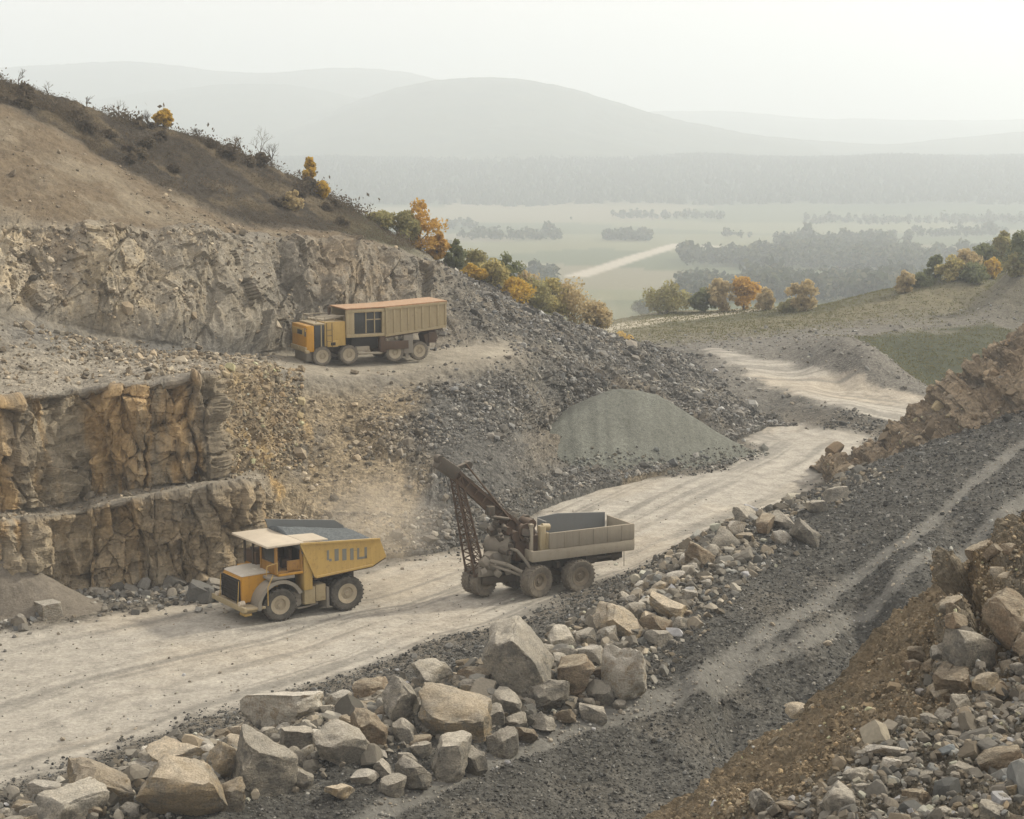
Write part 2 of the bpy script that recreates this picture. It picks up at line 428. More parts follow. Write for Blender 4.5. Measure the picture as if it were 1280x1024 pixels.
# ------------------------------------------------------------------ the quarried hillside with its benches
# per column: photo x and (photo y, distance) of: foot, lower step edge, lower step back, bench edge, bench middle, bench back, upper face top, brush line, skyline
HILL = [
 (-900,[(900,40),(760,41),(752,42.5),(520,43.5),(490,46),(440,52),(210,56),(-60,68),(-200,80)]),
 (-300,[(800,51),(690,52),(682,53.5),(500,54.5),(470,58),(400,64),(262,68),(60,80),(-20,90)]),
 (0,  [(768,54.3),(650,55.5),(642,56.8),(497,57.8),(468,62),(388,67),(280,71),(130,84),(101,88)]),
 (60, [(752,56),(644,57),(636,58.2),(492,59.2),(464,63),(404,68.5),(281,72),(156,84),(118,90)]),
 (102,[(743,57),(638,58.2),(628,60.0),(489,61.0),(462,64.5),(414,69.5),(284,73),(180,84),(132,91)]),
 (113,[(743,57),(633,58.0),(622,60.3),(486,61.0),(461,65),(417,69.8),(285,73),(188,84),(137,91.5)]),
 (150,[(740,57.4),(627,58.3),(617,60),(481,60.8),(458,65.5),(424,70),(288,74),(208,84),(150,93)]),
 (200,[(736,57.8),(618,58.8),(609,60.5),(475,61.3),(454,66.5),(436,71),(289,76),(236,84),(160,95)]),
 (268,[(730,58.4),(606,59.5),(599,61.2),(466,62),(452,68.5),(442,73),(291,78),(268,84),(179,97)]),
 (280,[(728,58.6),(604,59.7),(597,62),(463,65.5),(452,70),(443,74),(292,79),(276,83.5),(184,98)]),
 (321,[(718,59.7),(599,60.9),(592,63.5),(458,71),(450,74),(443,77),(295,82),(286,86),(199,99)]),
 (340,[(712,60.4),(640,63),(592,66),(460,72.5),(451,75.5),(442,78.5),(297,83),(288,87),(207,99.5)]),
 (380,[(700,61.5),(645,64),(585,67.2),(466,73.2),(454,76.5),(441,79.5),(298,84.5),(290,88),(226,100)]),
 (420,[(696,62.0),(640,64.5),(578,68),(473,74),(456,77.5),(439,80.5),(303,86),(292,90),(252,100)]),
 (500,[(692,62.4),(640,65),(570,69.5),(468,76),(451,79),(436,82),(320,89),(311,93),(297,101)]),
 (560,[(686,63.2),(635,66),(560,70.5),(458,78),(444,80.5),(431,83),(352,92),(343,95),(334,102)]),
 (610,[(664,66),(620,68.4),(550,72.5),(449,79.8),(440,81.8),(430,83.8),(378,94),(370,97),(362,103)]),
 (650,[(645,68.8),(606,71),(543,75),(447,81.5),(440,83.5),(430,86),(395,96),(388,99),(381,104.5)]),
 (700,[(620,72.6),(590,76.6),(535,82.5),(462,86),(452,88),(443,90.5),(416,99),(410,102),(402,107)]),
 (760,[(603,75.8),(577,80),(525,85.5),(480,88),(470,90.5),(460,93.5),(437,101.5),(430,104.5),(424,109)]),
 (830,[(588,78.8),(560,83),(530,88),(502,91),(490,93.5),(480,96.5),(458,104.5),(448,108),(440,112)]),
 (880,[(572,82),(548,85.5),(528,89),(508,93.5),(497,96),(488,99),(468,107),(460,110),(455,114)]),
 (920,[(548,88),(538,90),(524,92.5),(510,95.5),(500,98),(492,101),(478,108),(474,110),(470,113)]),
 (960,[(530,93),(527,93.7),(522,95.2),(514,97),(508,99),(504,101),(498,104),(496,106),(496,108)]),
 (1010,[(535,93),(534,93.5),(530,95),(526,97),(524,98.5),(522,100),(520,103),(519,105),(519,107)]),
]
HCNT = [96, 16, 116, 22, 44, 116, 84, 64]
def build_hill():
    px = np.array([h[0] for h in HILL], float); tab = np.array([h[1] for h in HILL], float)      # column, row, (py, Y)
    pxs = np.concatenate([np.arange(-900, -60, 6.0), np.arange(-60, 1010.1, 1.35)]); nc = len(pxs)
    K = tab.shape[1]
    rows = np.zeros((K, nc, 3))
    for k in range(K):
        py = np.interp(pxs, px, tab[:, k, 0]); yy = np.interp(pxs, px, tab[:, k, 1])
        u, v = (pxs - 640) / F, (py - 512) / F
        yy = yy * depth_scale(py); t = yy / (CP - v * SP)
        rows[k] = np.stack([u * t, yy, CZ + (-SP - v * CP) * t], -1)
    first = rows[0].copy(); first[:, 2] -= 1.5; first[:, 1] -= .3
    back = []
    for dY, dz in ((9, -1.2), (24, -6), (60, -22), (110, -45)):
        b = rows[-1].copy(); b[:, 1] += dY; b[:, 0] *= (b[:, 1]) / (b[:, 1] - dY); b[:, 2] += dz; back.append(b)
    allrows = [first] + [rows[k] for k in range(K)] + back
    cnt = [3] + HCNT + [14, 10, 8, 6]
    P, S = [], []
    for k in range(len(allrows) - 1):
        for j in range(cnt[k]):
            f = j / cnt[k]; P.append(allrows[k] * (1 - f) + allrows[k+1] * f); S.append(k - 1 + f)
    P.append(allrows[-1]); S.append(len(allrows) - 2)
    P = np.array(P); S = np.array(S); nr = len(S)
    B = P.copy()
    for it in range(1): B[1:-1] = (B[:-2] + 2 * B[1:-1] + B[2:]) / 4
    B[:, 1:-1] = (B[:, :-2] + 2 * B[:, 1:-1] + B[:, 2:]) / 4
    SB = B.copy()
    for it in range(9): SB[1:-1] = (SB[:-2] + 2 * SB[1:-1] + SB[2:]) / 4
    for it in range(9): SB[:, 1:-1] = (SB[:, :-2] + 2 * SB[:, 1:-1] + SB[:, 2:]) / 4
    du = np.gradient(SB, axis=1); dv = np.gradient(SB, axis=0)
    N = np.cross(du, dv); N /= np.linalg.norm(N, axis=-1, keepdims=True) + 1e-9
    N = np.where((N[..., 1:2] > .3) & (N[..., 2:3] < 0), -N, N)
    flat = B.reshape(-1, 3); n = N.reshape(-1, 3); X, Yw, Z = flat.T
    s = np.repeat(S, nc); pxf = np.tile(pxs, nr)
    left = sstep(345, 318, pxf)                              # the sawn benches at the end of the face
    lowcl = (sstep(0, .08, s) * sstep(1.02, .93, s)) * left
    midcl = (sstep(1.95, 2.05, s) * sstep(3.02, 2.95, s)) * sstep(284, 270, pxf)
    upcl = sstep(4.9, 5.3, s) * sstep(6.08, 5.9, s) * sstep(640, 520, pxf)
    bank = sstep(.8, 1.6, s) * sstep(5.5, 3.2, s) * sstep(620, 700, pxf)     # broken bank behind the stockpile
    ridge = sstep(4.9, 5.3, s) * sstep(8.5, 8.0, s) * sstep(520, 640, pxf)
    corner = sstep(270, 280, pxf) * sstep(360, 320, pxf) * sstep(1.95, 2.1, s) * sstep(3.1, 2.9, s)
    scree = np.clip(np.clip(1 - left, 0, 1) * sstep(3.0, 2.6, s) * (1 - bank) + .55 * corner, 0, 1)
    soil = sstep(5.95, 6.1, s) * sstep(7.15, 6.95, s) * sstep(520, 440, pxf)
    veg = sstep(6.95, 7.1, s) * sstep(560, 470, pxf)
    veg = np.clip(veg + sstep(7.9, 8.3, s), 0, 1)
    warpv = fbm(flat * .35, 3, 101)
    a = X * .97 + Yw * .25                                  # runs along the face
    # sawn, jointed rock: tall blocks, beds, cracks
    b1, e1 = voro2(a / 2.5 + .22 * warpv + .12 * fbm(flat * 1.1, 3, 102), Z / 16 + s * 0 + 20.5, 3)
    b2, e2 = voro2(a / 1.9 + .9 * warpv, Z / .8 + .45 * warpv, 4)
    b3, e3 = voro2(a / .5 + .6 * warpv, Z / .28 + .5 * warpv, 8)
    f1, g1 = facet(a / 1.5 + .15 * warpv, Z / 3.4 + .15 * warpv, 21, 1.3); f2, g2 = facet(a / .55 + .3 * warpv, Z / .9 + .3 * warpv, 22, 1.6)
    lay = np.floor(Z / .62 + .8 * warpv + .5 * b1); bed = hash3(lay.astype(np.int64), np.floor(a / 2.5 + .3 * warpv).astype(np.int64), np.zeros(len(lay), np.int64), 5)
    jo = 1.35 * (b1 - .5) + 1.0 * f1 + .38 * f2 + .10 * (b3 - .5) + .22 * (bed - .5) + .12 * fbm(flat * np.array([.5, .5, .35]), 3, 33) + .09 * fbm(flat * np.array([2.6, 2.6, 1.6]), 5, 34, .65, True)
    crk = sstep(-.25, .2, fbm(flat * .3 + 31, 3, 35))
    jo = jo - .7 * crk * sstep(.07, .0, e1) - .15 * sstep(.05, 0, g1)
    # weathered upper face: gullies and ribs
    gul = fbm(np.stack([(a - .35 * Z) * .15, Z * .045, Yw * .03], -1), 3, 51, .5, True) + .45 * fbm(np.stack([(a + .2 * Z) * .5, Z * .14, Yw * .1], -1), 4, 53, .55, True)
    rub = fbm(flat * np.array([.8, .8, .45]), 5, 52, .62, True)
    c1, d1 = voro2((a - .3 * Z) / 1.3 + .6 * warpv, Z / 3.2 + .5 * warpv, 13)
    f3, g3 = facet((a - .35 * Z) / 2.0 + .35 * warpv, Z / 4.2 + .3 * warpv, 23, 1.1); f4, g4 = facet((a + .3 * Z) / .75 + .4 * warpv, Z / 1.3 + .4 * warpv, 24, 1.3)
    up = 1.5 * gul + 1.15 * f3 + .42 * f4 + .16 * fbm(flat * np.array([1.8, 1.8, 1.1]), 5, 54, .65, True)
    gen = .22 * fbm(flat * .5, 4, 61) + .14 * fbm(flat * 1.7, 4, 62, .65)
    rk, rd = voro2(X / 1.1 + .3 * warpv, Yw / 1.1 + Z * .7, 17)
    f5, g5 = facet((a + .3 * Z) / 1.3 + .4 * warpv, (Z - .2 * Yw) / 1.5 + .4 * warpv, 25, 1.6)
    brk = .7 * fbm(flat * .28, 3, 63, .5, True) + .7 * f5 + .25 * rub
    veln = .35 * fbm(flat * .3, 4, 66) + .25 * np.abs(fbm(flat * 1.6, 3, 67))
    rill = .22 * fbm(np.stack([(X - .55 * Yw) * .8, (Yw + Z) * .10, 0 * X], -1), 4, 68)
    disp = jo * np.clip(lowcl + midcl, 0, 1) + up * upcl + brk * np.clip(bank + .8 * ridge, 0, 1) * .9 + gen * (1 - np.clip(lowcl + midcl + upcl, 0, 1)) + veln * veg + rill * soil
    scr = .25 * fbm(flat * .18 + 7, 4, 64, .55) + .55 * sstep(.1, .5, fbm(flat * .22, 4, 69)) * fbm(flat * .9, 4, 70, .6, True)
    disp = disp + scr * scree + corner * (.9 * fbm(flat * .33, 4, 49, .6, True) + .35 * rub)
    edge = sstep(8.6, 9.5, s)
    road = np.exp(-((s - 4.0) / .95) ** 6) * sstep(320, 370, pxf) * sstep(655, 625, pxf)
    disp = disp * (1 - .93 * road) * (1 - edge)
    V = flat + n * disp[:, None]
    # ---- colours
    def c(*v): return np.array(v)[None, :]
    def lerp(A, Bc, f): return A + (Bc - A) * f[:, None]
    big = fbm(flat * .10, 4, 41); mid = fbm(flat * .45, 4, 42); fin = fbm(flat * 1.9, 3, 43)
    vst = fbm(np.stack([a * 1.1, Z * .13, Yw * .3], -1), 4, 45)                  # stains that run down the face
    base = lerp(c(.225, .205, .165) * np.ones((len(X), 1)), c(.15, .147, .135), sstep(-.2, .45, big + .3 * mid))
    col = base
    ochre = c(.42, .295, .15); tan = c(.36, .30, .205); dgrey = c(.19, .16, .115)
    rockc = lerp(c(.31, .265, .19) * np.ones((len(X), 1)), ochre, sstep(-.15, .28, vst + .4 * big) * .9)
    rockc = lerp(rockc, dgrey, sstep(.1, .5, fbm(np.stack([a * .7 + 9, Z * .22, Yw * .3], -1), 4, 46) + .25 * mid) * .8)
    lower = sstep(1.1, .9, s)
    rockc = lerp(rockc, c(.32, .25, .155), lower * sstep(-.3, .2, mid) * .6)
    rockc = rockc * (1 + .2 * (b2 - .5) + .2 * (b3 - .5))[:, None]
    col = lerp(col, rockc, np.clip(lowcl + midcl, 0, 1))
    upc = lerp(c(.27, .222, .155) * np.ones((len(X), 1)), c(.185, .168, .135), sstep(-.3, .3, big + .4 * mid + (pxf - 250) * .0013))
    upc = lerp(upc, c(.46, .39, .27), sstep(.12, .5, gul + .3 * mid) * sstep(420, 40, pxf) * .8)
    upc = lerp(upc, c(.50, .42, .29) * (1 + .2 * mid)[:, None], sstep(75, 15, pxf + 22 * big))
    upc = lerp(upc, c(.29, .27, .225), sstep(.15, .5, rub + .3 * fin) * .5)
    col = lerp(col, upc, upcl)
    col = lerp(col, c(.30, .27, .215) * (1 + .25 * mid)[:, None], np.clip(sstep(1.0, 1.15, s) * sstep(2.05, 1.95, s) * left + sstep(2.95, 3.1, s) * sstep(5.0, 4.0, s) * .75, 0, 1))
    scc = lerp(c(.118, .115, .104) * np.ones((len(X), 1)), c(.245, .20, .132), sstep(.0, .4, .8 * fbm(np.stack([(X - .5 * Z) * .25, Z * .09, Yw * .06], -1), 4, 47) + .62 * sstep(580, 430, pxf) - .16))
    scc = lerp(scc, c(.38, .26, .11), sstep(.25, .55, vst) * sstep(440, 330, pxf) * sstep(.5, 1.5, s) * .8)
    col = lerp(col, scc, scree)
    cc = lerp(c(.25, .20, .13) * np.ones((len(X), 1)), c(.37, .27, .13), sstep(-.1, .35, fbm(flat * .45, 4, 48)))
    col = lerp(col, cc, corner * .85)
    col = lerp(col, lerp(c(.105, .103, .094) * np.ones((len(X), 1)), c(.19, .165, .125), sstep(-.1, .4, mid + big)), np.clip(bank + ridge, 0, 1) * .9)
    soilc = lerp(c(.165, .13, .086) * np.ones((len(X), 1)), c(.225, .19, .135), sstep(-.2, .4, mid + .5 * big))
    col = lerp(col, soilc, soil)
    vegc = lerp(c(.05, .042, .032) * np.ones((len(X), 1)), c(.115, .092, .058), sstep(-.15, .3, mid + .4 * big))
    vegc = lerp(vegc, c(.10, .105, .05), sstep(380, 560, pxf))
    col = lerp(col, vegc, veg)
    col = lerp(col, c(.33, .30, .24) * (1 + .1 * mid)[:, None], road * .9)
    alpha = np.clip(scree + bank + ridge + .5 * sstep(3, 3.2, s) * sstep(5, 4.8, s) + .25, 0, 1) * (1 - veg) * (1 - .8 * road) * (1 - .6 * soil)
    me = mk_mesh("quarry_hillside", V, grid_faces(nr, nc), [terrain_mat("hillside_surface", 1.0, .65, 1.0, 5.0)], False, np.c_[np.clip(col, .01, .9), alpha])
    struct("quarry_hillside", me)
    return dict(V=V, N=n, s=s, px=pxf, scree=scree, bank=bank, ridge=ridge, veg=veg, soil=soil, road=road, left=left, up=upcl, nr=nr, nc=nc, pxs=pxs, S=S)
HL = build_hill()

def hill_at(px, s):
    """a point of the hillside by photo column and terrace row"""
    i = int(np.argmin(np.abs(HL['S'] - s))); j = int(np.argmin(np.abs(HL['pxs'] - px)))
    return tuple(HL['V'][i * HL['nc'] + j])

# ------------------------------------------------------------------ foreground slope below the viewpoint, and the brown rock ridge
def loft(rows, pxs_like, cnt, nu):
    """rows: list of lists of 3-D points with the same length; linear both ways"""
    R = np.array(rows, float); t0 = np.linspace(0, 1, R.shape[1]); t = np.linspace(0, 1, nu)
    RR = np.stack([np.stack([np.interp(t, t0, r[:, k]) for k in range(3)], -1) for r in R])
    P, S = [], []
    for k in range(len(RR) - 1):
        for j in range(cnt[k]):
            f = j / cnt[k]; P.append(RR[k] * (1 - f) + RR[k+1] * f); S.append(k + f)
    P.append(RR[-1]); S.append(len(RR) - 1)
    B = np.array(P)
    for it in range(8):
        B[1:-1] = (B[:-2] + 2 * B[1:-1] + B[2:]) / 4; B[:, 1:-1] = (B[:, :-2] + 2 * B[:, 1:-1] + B[:, 2:]) / 4
    du = np.gradient(B, axis=1); dv = np.gradient(B, axis=0); N = np.cross(du, dv); N /= np.linalg.norm(N, axis=-1, keepdims=True) + 1e-9
    return B, N, np.array(S)

def build_foreslope():
    crest = [(1500,560,33),(1340,630,31),(1285,668,29.5),(1255,690,29),(1215,730,28.2),(1190,765,27.6),(1165,810,27),(1125,852,26.2),(1075,885,25.2),(1020,935,24),(960,985,23),(905,1024,22.2),(820,1095,21),(650,1200,19.5)]
    top = [at_y(*p) for p in crest]
    dwn = [(p[0] - 1.5 - .15 * i, p[1] + 4.0, p[2] - 3.2) for i, p in enumerate(top)]
    dwn2 = [(p[0] - 5.0, p[1] + 10.5, -3.0) for p in top]
    def off(d, dz): return [(p[0] * .9 + d * .75, p[1] - d * (.62), p[2] + dz) for p in top]
    mid = [at_y(*p) for p in [(1700,640,29),(1500,740,27),(1420,790,25.5),(1370,830,24.8),(1330,860,24),(1300,890,23.5),(1260,920,23),(1220,945,22.4),(1160,975,21.6),(1110,1000,20.8),(1060,1035,20),(1010,1070,19.4),(940,1140,18.4),(760,1260,16.8)]]
    near = [at_y(*p) for p in [(1900,900,22),(1750,960,20),(1650,1010,19),(1580,1060,18),(1520,1090,17.4),(1470,1120,16.8),(1420,1150,16.4),(1370,1180,16),(1310,1210,15.4),(1250,1240,15),(1190,1270,14.6),(1130,1300,14.2),(1050,1360,13.6),(860,1480,12.4)]]
    nearest = [(p[0] * .9 + 1, p[1] - 12, p[2] + 1.0) for p in near]
    B, N, S = loft([dwn2, dwn, top, mid, near, nearest], None, [60, 60, 190, 170, 40], 760)
    nr, nc = B.shape[:2]; flat = B.reshape(-1, 3); n = N.reshape(-1, 3)
    if n[:, 2].mean() < 0: n = -n
    s = np.repeat(S, nc); u = np.tile(np.linspace(0, 1, nc), nr)
    px = 640 + F * flat[:, 0] / (flat[:, 1] * CP + (CZ - flat[:, 2]) * SP)
    rockz = sstep(.56, .36, u) * sstep(1.7, 2.05, s) * sstep(3.2, 2.6, s + .35 * fbm(flat * .5, 3, 5))
    wv = fbm(flat * .5, 3, 2)
    q1, e1 = facet(flat[:, 0] / 1.5 + .5 * wv, (flat[:, 1] * .35 - flat[:, 2]) / 1.3 + .4 * wv, 5); q1 = q1 + .5
    q2, e2 = facet(flat[:, 0] / .5 + .5 * wv, (flat[:, 1] * .35 - flat[:, 2]) / .45 + .4 * wv, 6); q2 = q2 + .5
    d = .42 * fbm(flat * .5, 4, 21, .55, True) + .22 * fbm(flat * 1.7, 4, 22, .6, True) + .09 * fbm(flat * 5, 4, 23, .65, True)
    d = d + rockz * (.9 * (q1 - .35) + .28 * (q2 - .5) - .35 * sstep(.1, 0, e1) - .1 * sstep(.08, 0, e2) + .25 * fbm(flat * 2, 4, 25, .6, True))
    V = flat + n * d[:, None]
    def c(*v): return np.array(v)[None, :]
    def lerp(A, Bc, f): return A + (Bc - A) * f[:, None]
    mid_ = fbm(flat * .8, 4, 26); big = fbm(flat * .25, 3, 27)
    col = lerp(c(.235, .185, .118) * np.ones((len(s), 1)), c(.165, .135, .09), sstep(-.3, .4, mid_))
    col = lerp(col, c(.24, .20, .14), sstep(.2, .6, fbm(flat * 3.1, 3, 28)) * .5)
    rub = sstep(2.2, 2.7, s + .5 * big + .25 * mid_)
    col = lerp(col, c(.14, .128, .10), rub * .85)
    rc = lerp(c(.17, .125, .07) * np.ones((len(s), 1)), c(.24, .215, .165), sstep(.55, .75, q1) * .9)
    col = lerp(col, rc, rockz * .8)
    alpha = np.clip(.55 + rub * .4, 0, 1) * np.ones(len(s))
    struct("foreground_slope", mk_mesh("foreground_slope", V, grid_faces(nr, nc), [terrain_mat("slope_surface", 2.2, .7, 1.0, 11.0)], False, np.c_[col, alpha]))
    return dict(V=V, N=n, s=s, px=px, rub=rub, rock=rockz, nr=nr, nc=nc)
FS = build_foreslope()

def build_ridge():
    crest = [(1030,592,79),(1052,578,78.5),(1075,568,78),(1105,556,77.5),(1130,528,77),(1165,498,76.5),(1200,470,76),(1240,442,75.5),(1275,420,75),(1330,385,75),(1450,335,75),(1700,300,76)]
    top = [at_y(*p) for p in crest]
    foot = [at_y(*p) for p in [(1030,605,76.5),(1056,590,75.5),(1085,585,74.5),(1115,580,73),(1145,570,72),(1180,556,71),(1215,545,70),(1250,533,69.5),(1285,520,69),(1340,505,69),(1450,490,69),(1700,470,70)]]
    foot2 = [(p[0] + .3, p[1] - 3.0, p[2] - 2.5) for p in foot]
    bk = [(p[0] - .5, p[1] + 5.0, p[2] - 1.0 - .25 * p[2]) for p in top]
    bk2 = [(p[0] - 1, p[1] + 20, -2.0) for p in top]
    B, N, S = loft([foot2, foot, top, bk, bk2], None, [24, 170, 40, 40], 560)
    nr, nc = B.shape[:2]; flat = B.reshape(-1, 3); n = N.reshape(-1, 3)
    if n[:, 2].mean() < 0: n = -n
    s = np.repeat(S, nc)
    wv = fbm(flat * .3, 3, 2)
    q1, e1 = facet((flat[:, 0] + .5 * flat[:, 2]) / 1.3 + .3 * wv, (flat[:, 2] * 1.2 - .4 * flat[:, 0]) / 2.4 + .3 * wv + .5 * fbm(flat * .9, 3, 19), 15, .9); q1 = q1 + .5
    q2, e2 = facet(flat[:, 0] / .5 + .3 * wv, flat[:, 2] / .7 + .3 * wv, 16, 1.1); q2 = q2 + .5
    m = sstep(.7, 1.2, s) * sstep(3.6, 2.6, s)
    d = m * (.75 * (q1 - .4) + .3 * (q2 - .5) + .7 * fbm(flat * .45, 5, 24, .6, True)) + .15 * fbm(flat * 1.5, 4, 22, .6)
    V = flat + n * d[:, None]
    def c(*v): return np.array(v)[None, :]
    def lerp(A, Bc, f): return A + (Bc - A) * f[:, None]
    mid_ = fbm(flat * .5, 4, 26)
    col = lerp(c(.26, .205, .14) * np.ones((len(s), 1)), c(.17, .142, .105), sstep(-.3, .4, mid_))
    col = lerp(col, c(.36, .29, .20), sstep(.6, .85, q1) * .7)
    struct("rock_ridge", mk_mesh("rock_ridge", V, grid_faces(nr, nc), [terrain_mat("ridge_surface", 1.2, .7, 1.0, 5.0)], False, np.c_[col, np.full(len(s), .5)]))
build_ridge()

# ------------------------------------------------------------------ far hills
def build_hills():
    data = [("distant_hill", 2500, [(-700,110),(-300,100),(-60,90),(0,85),(60,82),(130,77),(165,76),(220,82),(300,92),(350,90),(400,85),(450,84),(500,88),(545,97),(620,118),(720,150),(850,175)]),
            ("distant_hill", 2050, [(-300,150),(0,140),(120,124),(200,112),(290,105),(360,107),(430,118),(500,140),(560,160),(640,185)]),
            ("distant_hill", 1800, [(260,185),(330,170),(400,146),(440,128),(490,110),(545,99),(600,96),(650,98),(700,107),(750,121),(800,138),(850,151),(900,160),(1000,175)]),
            ("distant_hill", 1560, [(440,196),(520,182),(560,166),(610,153),(660,152),(720,158),(790,171),(840,183),(900,194)]),
            ("distant_hill", 2900, [(640,160),(740,148),(830,139),(900,138),(950,142),(1010,150),(1100,149),(1200,151),(1320,148),(1600,140),(2000,150)]),
            ("distant_hill", 1900, [(760,190),(860,184),(960,174),(1040,177),(1120,181),(1200,172),(1280,166),(1450,160),(1800,170)])]
    t = NT("far_woodland"); v = t.coord()
    n = t.noise(v, .012, 8, .7)
    t.base(t.mix(t.rng(n, .35, .65, 0, 1), (.035, .05, .035), (.075, .085, .05))); m = t.m
    for name, D, sk in data:
        px = np.array([p[0] for p in sk], float); py = np.array([p[1] for p in sk], float)
        xs = np.linspace(px[0], px[-1], 420)
        # smooth interpolation of the skyline
        ys = np.interp(xs, px, py); k = np.hanning(41); k /= k.sum()
        ys = np.convolve(np.pad(ys, 20, mode='edge'), k, 'valid')
        ph = np.array([at_y(a, b, D * 1.36) for a, b in zip(xs, ys)])
        rows = []
        for f, dep in ((-22, 0), (0.0, -.26), (.3, -.2), (.62, -.12), (.88, -.05), (1.0, 0), (.85, .06), (.5, .14), (0.0, .25)):
            r = ph.copy()
            base = -70.0
            if f < -1: r[:, 2] = -120; dep = -.27
            else: r[:, 2] = base + (ph[:, 2] - base) * f
            r[:, 1] = ph[:, 1] * (1 + dep); r[:, 0] = ph[:, 0] * (1 + dep * .3); rows.append(r)
        R = np.array(rows); RR = []
        for k_ in range(len(R) - 1):
            for j in range(14): f = j / 14; RR.append(R[k_] * (1 - f) + R[k_+1] * f)
        RR.append(R[-1]); RR = np.array(RR); nr, nc = RR.shape[:2]; q = RR.reshape(-1, 3)
        am = np.clip((q[:, 2] + 60) / 90, 0, 1)
        q[:, 2] += am * (7 * fbm(q * .006, 4, 91) + 1.6 * vnoise(q * .07, 92))
        o = struct(name, mk_mesh(name, q, grid_faces(nr, nc), [m]))
build_hills()

# ------------------------------------------------------------------ the air of the valley
def build_haze():
    me = bpy.data.meshes.new("haze"); bm = bmesh.new(); bmesh.ops.create_cube(bm, size=1.0)
    bmesh.ops.scale(bm, vec=(9000, 9900, 560), verts=bm.verts); bmesh.ops.translate(bm, vec=(0, 4400, 130), verts=bm.verts)
    bm.to_mesh(me); bm.free()
    m = bpy.data.materials.new("valley_haze"); m.use_nodes = True; nt = m.node_tree; nt.nodes.clear()
    out = nt.nodes.new("ShaderNodeOutputMaterial"); v = nt.nodes.new("ShaderNodeVolumePrincipled")
    v.inputs["Color"].default_value = (.83, .90, .965, 1); v.inputs["Density"].default_value = 0.00043; v.inputs["Anisotropy"].default_value = 0.35
    nt.links.new(v.outputs[0], out.inputs["Volume"]); me.materials.append(m)
    o = link("haze", me); o["kind"] = "stuff"
build_haze()
# ------------------------------------------------------------------ stones
def ico(sub):
    bm = bmesh.new(); bmesh.ops.create_icosphere(bm, subdivisions=sub, radius=1.0)
    V = np.array([v.co[:] for v in bm.verts]); Fc = np.array([[v.index for v in f.verts] for f in bm.faces]); bm.free()
    return V, Fc
ICO = {k: ico(k) for k in (1, 2, 3, 4)}

def rot_mats(rng, n):
    q = rng.normal(size=(n, 4)); q /= np.linalg.norm(q, axis=1, keepdims=True); w, x, y, z = q.T
    return np.stack([1-2*(y*y+z*z), 2*(x*y-z*w), 2*(x*z+y*w), 2*(x*y+z*w), 1-2*(x*x+z*z), 2*(y*z-x*w), 2*(x*z-y*w), 2*(y*z+x*w), 1-2*(x*x+y*y)], -1).reshape(n, 3, 3)

def rock_shape(seed, sub=3, block=True, extra=5, rough=.045):
    rng = np.random.default_rng(seed); V = ICO[sub][0].copy()
    pl = []
    if block:
        R = np.eye(3) + rng.normal(size=(3, 3)) * (.16 if rough == 0 else .30)
        for k in range(3):
            for sg in (1, -1): pl.append((sg * R[k], rng.uniform(.42, .70)))
    for k in range(extra): pl.append((rng.normal(size=3), rng.uniform(.52, .84)))
    for n, d in pl:
        n = n / np.linalg.norm(n); q = V @ n - d; V = V - np.clip(q, 0, None)[:, None] * n * .97
    V = V / np.abs(V).max(0)
    if rough:
        N = V / (np.linalg.norm(V, axis=1, keepdims=True) + 1e-9)
        st = np.floor((V @ (R[2] if block else np.array([.2, .1, 1.0]))) * rng.uniform(2.5, 4.5) + fbm(V * 1.3 + seed, 2, seed % 83)) if sub >= 3 else 0
        V = V + N * (rough * 2.0 * fbm(V * 1.5 + seed, 3, seed % 97) + rough * 1.0 * fbm(V * 4.0 + seed, 4, seed % 89, .6, True) + rough * .55 * (np.mod(st, 2) - .5))[:, None]
    return V

def scatter(name, P, size, col, mat, sub=1, seed=1, nvar=7, flat=.65, sink=.25, block=True):
    """many small stones as one mesh"""
    rng = np.random.default_rng(seed); n = len(P); Fb = ICO[sub][1]
    base = [rock_shape(seed * 31 + k, sub, block, 4, 0.0) for k in range(nvar)]
    R = rot_mats(rng, n); asp = rng.uniform([.7, .5, .45], [1.1, .9, .8], (n, 3)); k = rng.integers(0, nvar, n)
    Vs, Fs, Cs = [], [], []; off = 0
    for j in range(nvar):
        i = np.where(k == j)[0]
        if not len(i): continue
        v = base[j][None] * asp[i][:, None] * (size[i] * .5)[:, None, None]
        v = np.einsum('nab,nkb->nka', R[i], v); v[..., 2] *= flat + .2
        v = v + P[i][:, None] + np.array([0, 0, 1.0]) * (size[i] * (.5 - sink) * .6)[:, None, None]
        m = v.shape[1]; Vs.append(v.reshape(-1, 3)); Cs.append(np.repeat(col[i], m, 0))
        Fs.append((Fb[None] + (np.arange(len(i)) * m)[:, None, None]).reshape(-1, 3) + off); off += len(i) * m
    V = np.concatenate(Vs); C = np.concatenate(Cs)
    me = mk_mesh(name, V, np.concatenate(Fs), [mat], False, np.c_[C, np.ones(len(C))])
    return stuff(name, me)

def stone_mat():
    t = NT("loose_stone"); v = t.coord(); a = t.n("Attribute"); a.attribute_name = "Col"
    t.base(t.scale(a.outputs["Color"], t.rng(t.noise(v, 9, 5, .7), .25, .75, .75, 1.25)))
    t.b.inputs["Specular IOR Level"].default_value = .15
    return t.m
STONE = stone_mat()

